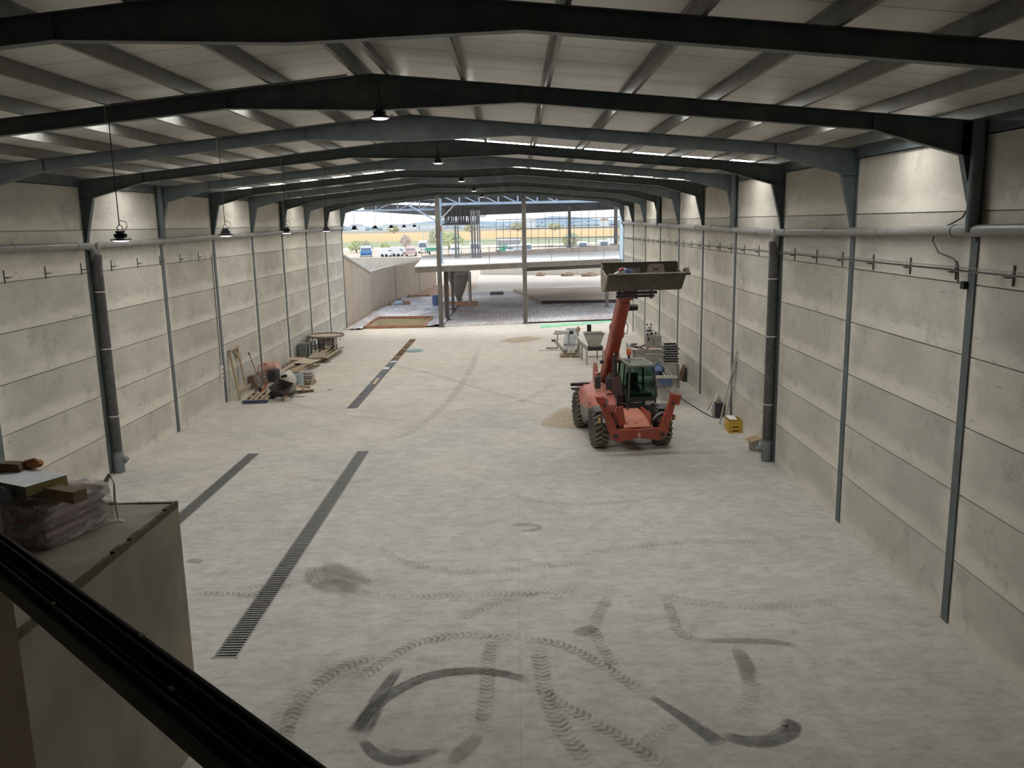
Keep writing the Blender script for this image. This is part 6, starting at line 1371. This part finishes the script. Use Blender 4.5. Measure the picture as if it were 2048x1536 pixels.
MB().loft([[(-.06, 1.04, .52), (.02, 1.03, .52), (.02, 1.035, .525), (-.06, 1.045, .525)], [(.0, 1.06, .62), (.05, 1.05, .60), (.05, 1.055, .605), (.0, 1.065, .625)], [(.05, 1.08, .50), (.09, 1.06, .48), (.09, 1.065, .48), (.05, 1.085, .50)], [(.03, 1.07, .25), (.08, 1.05, .22), (.08, 1.055, .22), (.03, 1.075, .25)], [(.05, 1.08, .03), (.10, 1.05, .02), (.10, 1.055, .02), (.05, 1.085, .03)], [(.14, 1.06, .012), (.20, 1.02, .008), (.20, 1.025, .012), (.14, 1.065, .016)]]).build('loose_tail', M('pale_film_tail', (0.55, 0.52, 0.48), .4, 0, .1, 9), t, True)
# insulation panel on top
t = thing('insulation_panel', 'silver faced yellow insulation panel on top of the bag stack', 'insulation panel', at_b(-.62, .08, .64), rz=R(-27))
MB().bx(-.40, .42, .0, .52, .02, .13).build('foam_core', M('yellow_foam', (0.36, 0.285, 0.12), .9, 0, .15, 9), t); MB().bx(-.405, .425, -.005, .525, .13, .137).build('silver_face', M('silver_face', (0.62, 0.66, 0.69), .32, .35, .12, 5), t)
MB().bx(-.405, .425, -.005, .0, .02, .13).build('foil_edge', M('dark_foil_edge', (0.12, 0.115, 0.10), .6), t); MB().bx(-.405, .425, -.005, .525, .012, .02).build('back_face', M('dark_foil_edge', (0.12, 0.115, 0.10)), t)
tag(MB().bx(-.58, .26, -.10, .09, .0, .14).build('timber_beam', M('brown_beam', (0.27, 0.205, 0.125), .85, 0, .2, 4, (5, 1, 1)), None, bevel=.006, loc=at_b(.08, .24, .56), rot=(0, 0, R(-24))), 'brown timber beam under the insulation panel', 'timber')
tag(MB().loft([[(-.16, -.10, .0), (.14, -.10, .0), (.14, .12, .0), (-.16, .12, .0)], [(-.18, -.12, .14), (.17, -.1, .14), (.16, .14, .14), (-.17, .13, .14)], [(-.10, -.06, .26), (.10, -.05, .24), (.09, .08, .25), (-.1, .07, .26)]]).build('brown_paper_sack', M('brown_paper', (0.23, 0.155, 0.095), .9, 0, .2, 6), None, True, loc=(-6.23, 9.95, 4.14)), 'crumpled brown paper sack behind the insulation panel', 'sack')
tag(MB().blob((0, 0, .05), (.11, .08, .06), 41, .12, 12, 8).build('orange_rag', M('orange_cloth', (0.50, 0.24, 0.10), .8, 0, .1, 9), None, True, loc=(-6.02, 10.05, 4.30)), 'small orange rag beside the brown paper sack', 'rag')
tag(MB().blob((0, 0, .07), (.10, .08, .10), 42, .12, 12, 8).build('blue_grey_cap', M('blue_grey_cloth', (0.17, 0.225, 0.25), .8, 0, .1, 9), None, True, loc=(-5.98, 9.30, 4.11)), 'blue grey cloth lying left of the wrapped bags', 'cloth')
tag(MB().bx(-.22, .24, -.2, .2, 0, .52).build('dark_box', M('dark_brown_box', (0.10, 0.07, 0.05), .85, 0, .25, 5), None, bevel=.02, loc=(-6.32, 9.86, ZT + .05), rot=(0, 0, GA)), 'dark brown box standing left of the bag stack', 'box')
t = thing('white_jug', 'white plastic jug at the left edge on the concrete block', 'jug', (-6.52, 9.95, 4.10))
MB().lathe([(.08, 0), (.095, .01), (.095, .24), (.06, .31), (.03, .33), (.03, .36), (.0, .36)], 18).build('body', M('white_plastic', (0.58, 0.56, 0.51), .45, 0, .05, 9), t, True); MB().tube([(.04, 0, .33), (.12, 0, .31), (.12, 0, .2), (.09, 0, .16)], .014, 8).build('handle', M('white_plastic', (0.58, 0.56, 0.51)), t, True)
tag(MB().bx(-.2, .25, -.22, .22, 0, .05).build('support_board', M('dark_brown_box', (0.10, 0.07, 0.05)), None, loc=(-6.30, 9.93, 4.09), rot=(0, 0, GA)), 'dark board carrying the jug and brown sack', 'board')
tag(MB().lathe([(.0, 0), (.13, 0), (.135, .02), (.135, .06), (.12, .075), (.05, .078), (.045, .05), (.0, .05)], 22).build('white_tape_roll', M('white_plastic', (0.58, 0.56, 0.51)), None, True, loc=(-5.80, 9.06, ZT)), 'white roll lying in front of the wrapped bags', 'roll')
# black window rail in the immediate foreground, and the plastered jamb it ends at
ALB = M('black_aluminium', (0.045, 0.052, 0.053), .36, .3, .15, 8)
P0, P1 = Vector((-.835, 1.262, 0)), Vector((.20, .300, 0)); dv = (P1 - P0); LL = dv.length; ang = math.atan2(dv.y, dv.x)
t = thing('window_rail', 'black aluminium sliding window rail slanting across the lower left', 'window rail', (P0.x, P0.y, 6.642), rz=ang)
MB().bx(-.04, LL, -.046, .0, .018, .034).build('sill_body', ALB, t)
for y0, y1, h in ((-.005, .0, .058), (-.013, -.0095, .056), (-.024, -.0205, .044), (-.035, -.0315, .048), (-.046, -.0425, .040)): MB().bx(-.04, LL, y0, y1, .03, h).build('track_rib', ALB, t, bevel=.0012)
MB().bx(-.04, LL, -.0415, -.036, .033, .037).build('track_insert', M('dark_brush', (0.03, 0.032, 0.033), .8), t)
for x, y, z in ((.55, -.003, .059), (.66, -.022, .045), (.36, -.033, .049)): MB().bx(x, x + .008, y - .002, y + .002, z - .001, z + .001).build('paint_speck', M('pale_speck', (0.42, 0.42, 0.36), .7), t)
JM = M('beige_plaster', (0.56, 0.48, 0.37), .9, 0, .1, 3)
mb = MB(); mb.at((P0.x, P0.y, 0), (0, 0, ang)).bx(-.50, -.080, -.16, .035, 0.0, 8.6); struct(mb.build('wall_jamb', JM))
# ---- tyre tracks and skid marks on the floor
def track_mat(nm, col, strength, kind):
    m, nt, b = newmat(nm)
    uv = nd(nt, 'ShaderNodeUVMap'); s = nd(nt, 'ShaderNodeSeparateXYZ'); nt.links.new(uv.outputs[0], s.inputs[0]); u, v = s.outputs[0], s.outputs[1]
    av = mth(nt, 'ABSOLUTE', v); tc = nd(nt, 'ShaderNodeTexCoord')
    n = noise(nt, tc.outputs['Object'], 3.0, 5, .7); nf = noise(nt, tc.outputs['Object'], 14, 4, .7)
    at = nd(nt, 'ShaderNodeAttribute'); at.attribute_name = 'fade'
    edge = ramp(nt, mth(nt, 'ADD', av, mth(nt, 'MULTIPLY', mth(nt, 'SUBTRACT', nf, .5), .6)), 1.0, .72)
    if kind == 'tread':
        sd_ = mth(nt, 'MULTIPLY', mth(nt, 'SIGN', v), .5)
        ph = mth(nt, 'ADD', mth(nt, 'ADD', mth(nt, 'MULTIPLY', u, 8.6), mth(nt, 'MULTIPLY', av, .75)), sd_)
        fr = mth(nt, 'ABSOLUTE', mth(nt, 'SUBTRACT', mth(nt, 'FRACT', mth(nt, 'ADD', ph, mth(nt, 'MULTIPLY', nf, .25))), .5))
        bar = ramp(nt, fr, .30, .14)
        f = mth(nt, 'ADD', mth(nt, 'MULTIPLY', bar, .78), .22)
        f = mth(nt, 'MULTIPLY', f, ramp(nt, n, .30, .60))
    else:
        mp = nd(nt, 'ShaderNodeMapping'); mp.inputs['Scale'].default_value = (.8, 5, 1); nt.links.new(uv.outputs[0], mp.inputs[0])
        st = noise(nt, mp.outputs[0], 2.0, 4, .7)
        f = mth(nt, 'MULTIPLY', ramp(nt, st, .22, .55), mth(nt, 'ADD', mth(nt, 'MULTIPLY', ramp(nt, n, .3, .6), .5), .5))
    f = mth(nt, 'MULTIPLY', mth(nt, 'MULTIPLY', f, edge), mth(nt, 'MULTIPLY', at.outputs['Fac'], strength))
    b.inputs['Base Color'].default_value = (*col, 1); b.inputs['Roughness'].default_value = .75
    tr = nd(nt, 'ShaderNodeBsdfTransparent'); mx = nd(nt, 'ShaderNodeMixShader')
    nt.links.new(f, mx.inputs[0]); nt.links.new(tr.outputs[0], mx.inputs[1]); nt.links.new(b.outputs[0], mx.inputs[2]); nt.links.new(mx.outputs[0], nt.nodes['Material Output'].inputs[0])
    return m
TM_ = {'f': track_mat('faint_tread_print', (0.14, 0.135, 0.115), .27, 'tread'), 'm': track_mat('tread_print', (0.125, 0.12, 0.10), .46, 'tread'), 's': track_mat('rubber_skid', (0.08, 0.078, 0.07), .70, 'skid'), 'b': track_mat('soft_smudge', (0.15, 0.145, 0.125), .45, 'skid'), 'd': track_mat('sandy_spill', (0.55, 0.42, 0.25), .65, 'skid')}
def catmull(P, n=10):
    P = [Vector((p[0], p[1])) for p in P]; P = [P[0] * 2 - P[1]] + P + [P[-1] * 2 - P[-2]]; out = []
    for i in range(1, len(P) - 2):
        for j in range(n):
            t = j / n; a, b, c, d = P[i - 1], P[i], P[i + 1], P[i + 2]
            out.append(.5 * ((2 * b) + (c - a) * t + (2 * a - 5 * b + 4 * c - d) * t * t + (3 * b - a - 3 * c + d) * t ** 3))
    return out + [P[-2]]
NT = [0]
def track(P, w, kind, taper=0, fade=(1, 1)):
    w *= {'m': .66, 'f': .7, 's': .8}.get(kind, 1)
    C = catmull(P); N = len(C); z = .0025 + .0006 * NT[0]; NT[0] += 1
    vs, fs, uvs, fd = [], [], [], []; u = 0
    for i, p in enumerate(C):
        d = (C[min(i + 1, N - 1)] - C[max(i - 1, 0)]); d.normalize() if d.length > 0 else None
        if i: u += (C[i] - C[i - 1]).length
        nrm = Vector((-d.y, d.x)); ww = w / 2
        if taper: ww *= (.35 + .65 * math.sin(PI * min(1, (i + 1) / N * .75 + .1))) if taper == 1 else (.4 + .6 * i / N)
        for k in (-1, 0, 1):
            vs.append((p.x + nrm.x * ww * k, p.y + nrm.y * ww * k, z)); uvs.append((u, k)); e = min(1, i / (N * .12), (N - 1 - i) / (N * .12)); fd.append(max(0, e) * (fade[0] + (fade[1] - fade[0]) * i / N))
    for i in range(N - 1):
        for k in (0, 1): a = i * 3 + k; fs.append((a, a + 1, a + 4, a + 3))
    me = bpy.data.meshes.new('tyre_mark'); me.from_pydata(vs, [], fs)
    ul = me.uv_layers.new(name='UVMap'); 
    for lp in me.loops: ul.data[lp.index].uv = uvs[lp.vertex_index]
    at = me.attributes.new('fade', 'FLOAT', 'POINT')
    for i, f in enumerate(fd): at.data[i].value = f
    o = bpy.data.objects.new('tyre_mark', me); COL.objects.link(o); me.materials.append(TM_[kind]); o.parent = floor
    return o
track([(-2.41, 10.95), (-2.35, 11.43), (-2.09, 11.96), (-1.6, 12.46), (-0.97, 12.64), (-0.39, 12.55), (0.15, 12.25)], 0.36, 's', 1)
track([(0.09, 12.31), (0.46, 11.72), (0.95, 11.21), (1.45, 10.62), (1.74, 10.23), (1.83, 9.99)], 0.42, 'm', 0)
track([(-2.05, 12.79), (-2.22, 12.04), (-2.31, 11.43), (-2.41, 10.9)], 0.55, 's', 2)
track([(-2.34, 10.83), (-2.08, 10.48), (-1.78, 10.31), (-1.38, 10.38)], 0.3, 's', 1)
track([(-1.92, 10.56), (-1.73, 10.47), (-1.39, 10.47), (-1.19, 10.57)], 0.22, 'b', 1)
track([(1.92, 11.81), (2.19, 11.41), (2.47, 10.98), (2.72, 10.54)], 0.4, 's', 2)
track([(-0.15, 13.75), (0.54, 13.51), (1.02, 13.07), (1.49, 12.42), (1.97, 11.68)], 0.4, 'm', 0)
track([(2.75, 10.8), (3.06, 10.65), (3.41, 10.65), (3.71, 10.83), (3.81, 11.01), (3.67, 11.06)], 0.42, 's', 1)
track([(-2.76, 12.2), (-2.39, 12.88), (-1.89, 13.57), (-1.3, 13.81), (-0.68, 13.82), (-0.06, 13.71)], 0.42, 'm', 0)
track([(0.2, 13.56), (0.28, 12.8), (0.32, 12.07), (0.43, 11.38), (0.62, 10.73), (0.88, 10.06)], 0.5, 'm', 0)
track([(-0.5, 13.76), (-0.59, 13.15), (-0.59, 12.59), (-0.59, 11.78), (-0.63, 10.88)], 0.42, 'm', 0)
track([(-4.53, 18.14), (-3.97, 16.59), (-3.24, 15.71), (-2.11, 15.44), (-0.84, 15.51), (0.34, 15.57), (1.53, 15.69)], 0.45, 'f', 0)
track([(-3.25, 18.3), (-2.78, 17.4), (-1.74, 16.76), (-0.47, 16.65), (0.69, 16.92), (1.87, 17.01)], 0.45, 'f', 0)
track([(-3.39, 10.6), (-3.48, 11.33), (-3.38, 12.14), (-2.96, 12.81), (-2.44, 13.21)], 0.45, 'm', 0)
track([(-3.52, 10.96), (-3.46, 11.86), (-3.09, 12.66), (-2.57, 12.96)], 0.9, 'f', 0)
track([(1.76, 15.52), (1.43, 14.66), (1.27, 13.94), (1.37, 13.17), (1.53, 12.45)], 0.38, 'm', 0)
track([(2.74, 15.26), (2.75, 14.41), (2.74, 13.84), (3.03, 13.47)], 0.36, 'm', 0)
track([(3.0, 13.52), (3.56, 13.5), (4.15, 13.46), (4.69, 13.27)], 0.22, 'b', 1)
track([(1.01, 14.08), (1.11, 13.95), (1.23, 13.83)], 0.55, 'b', 1)
track([(-1.33, 14.16), (-0.9, 14.75), (-0.35, 15.26), (0.34, 15.46), (0.99, 15.1)], 0.45, 'f', 0)
track([(3.65, 13.19), (3.6, 12.38), (3.4, 11.67), (3.05, 11.16)], 0.45, 'f', 0)
track([(3.59, 13.27), (3.6, 12.7), (3.52, 12.09)], 0.3, 'b', 1)
track([(-0.43, 21.91), (0.23, 21.24), (1.38, 20.78), (2.69, 20.91), (3.82, 21.46)], 0.45, 'f', 0)
track([(-3.51, 16.07), (-4.05, 16.22), (-4.95, 16.13), (-5.82, 15.97)], 0.45, 'f', 0)
track([(-6.65, 15.77), (-5.93, 15.7), (-5.41, 15.63), (-5.04, 15.9), (-4.54, 16.12)], 0.4, 'm', 0)
track([(-7.38, 17.4), (-7.19, 17.47), (-7.0, 17.33)], 0.25, 'b', 1)
track([(-6.43, 23.64), (-5.76, 23.26), (-4.86, 23.06), (-4.05, 23.35)], 0.4, 'f', 0)
track([(-3.04, 31.53), (-1.56, 32.74), (0.24, 34.03), (1.9, 38.38)], 0.5, 'f', 0)
track([(-7.94, 44.51), (-4.63, 41.08), (-0.81, 35.16), (1.77, 32.01)], 0.5, 'f', 0)
track([(-2.3, 50.37), (-2.43, 41.56), (-2.88, 34.31), (-3.73, 29.19), (-4.66, 27.19)], 0.5, 'f', 0)
track([(-0.81, 51.03), (0.27, 52.46), (1.24, 53.51)], 2.2, 'd', 1)
track([(1.24, 28.97), (1.85, 30.3), (2.38, 32.41)], 2.0, 'd', 1)
track([(-0.28, 19.32), (-0.04, 19.38), (0.2, 19.37), (0.44, 19.15), (0.2, 18.96), (-0.1, 19.05)], 0.16, 'b', 0)
track([(1.16, 17.45), (2.41, 17.83), (3.79, 18.07), (5.13, 18.01), (6.28, 18.11)], 0.45, 'f', 0)
track([(-14.18, 40.01), (-10.13, 34.95), (-6.95, 31.85), (-3.49, 30.32)], 0.45, 'f', 0)
track([(-4.36, 17.13), (-3.87, 16.34), (-3.16, 15.82)], 1.2, 'b', 1)
track([(2.47, 15.38), (3.53, 14.9), (4.8, 14.75), (6.21, 15.02)], 0.45, 'f', 0)
track([(-0.65, 10.88), (-0.84, 10.54), (-1.02, 10.21)], 0.3, 'b', 1)
track([(2.18, 11.18), (1.73, 10.59), (1.51, 10.05)], 0.5, 'f', 0)
# ================================================================= light
w = bpy.data.worlds.new('overcast_sky'); SC.world = w; w.use_nodes = True
nt = w.node_tree; bg = nt.nodes['Background']
tc = nd(nt, 'ShaderNodeTexCoord'); sx = nd(nt, 'ShaderNodeSeparateXYZ'); nt.links.new(tc.outputs['Generated'], sx.inputs[0])
n = noise(nt, tc.outputs['Generated'], 2.2, 5, .6, (1, 1, 3.5))
up = ramp(nt, sx.outputs[2], -.02, .55)
c = mixc(nt, up, (0.90, 0.945, 1.0), (0.62, 0.74, 0.93))
c = mixc(nt, mth(nt, 'MULTIPLY', ramp(nt, n, .42, .66), .7), c, (0.95, 0.97, 1.0))
nt.links.new(c, bg.inputs['Color']); bg.inputs['Strength'].default_value = 1.55
sd = bpy.data.lights.new('hazy_sun', 'SUN'); so = bpy.data.objects.new('hazy_sun', sd); COL.objects.link(so)
sd.energy = 1.5; sd.angle = R(24); sd.color = (1, .96, .88)
so.rotation_euler = (R(-33), 0, R(14)); so.location = (0, 40, 40)
pd = bpy.data.lights.new('doorway_daylight_portal', 'AREA'); po = bpy.data.objects.new('doorway_daylight_portal', pd); COL.objects.link(po)
pd.shape = 'RECTANGLE'; pd.size = 19.8; pd.size_y = 9.0; pd.energy = 1
pd.cycles.is_portal = True
po.location = ((XL + XR) / 2, 60.9, 4.6); po.rotation_euler = (R(-90), 0, 0)
SC.view_settings.view_transform = 'Standard'; SC.view_settings.look = 'None'
SC.view_settings.exposure = 0.12; SC.view_settings.gamma = 1.0
SC.view_settings.use_curve_mapping = False
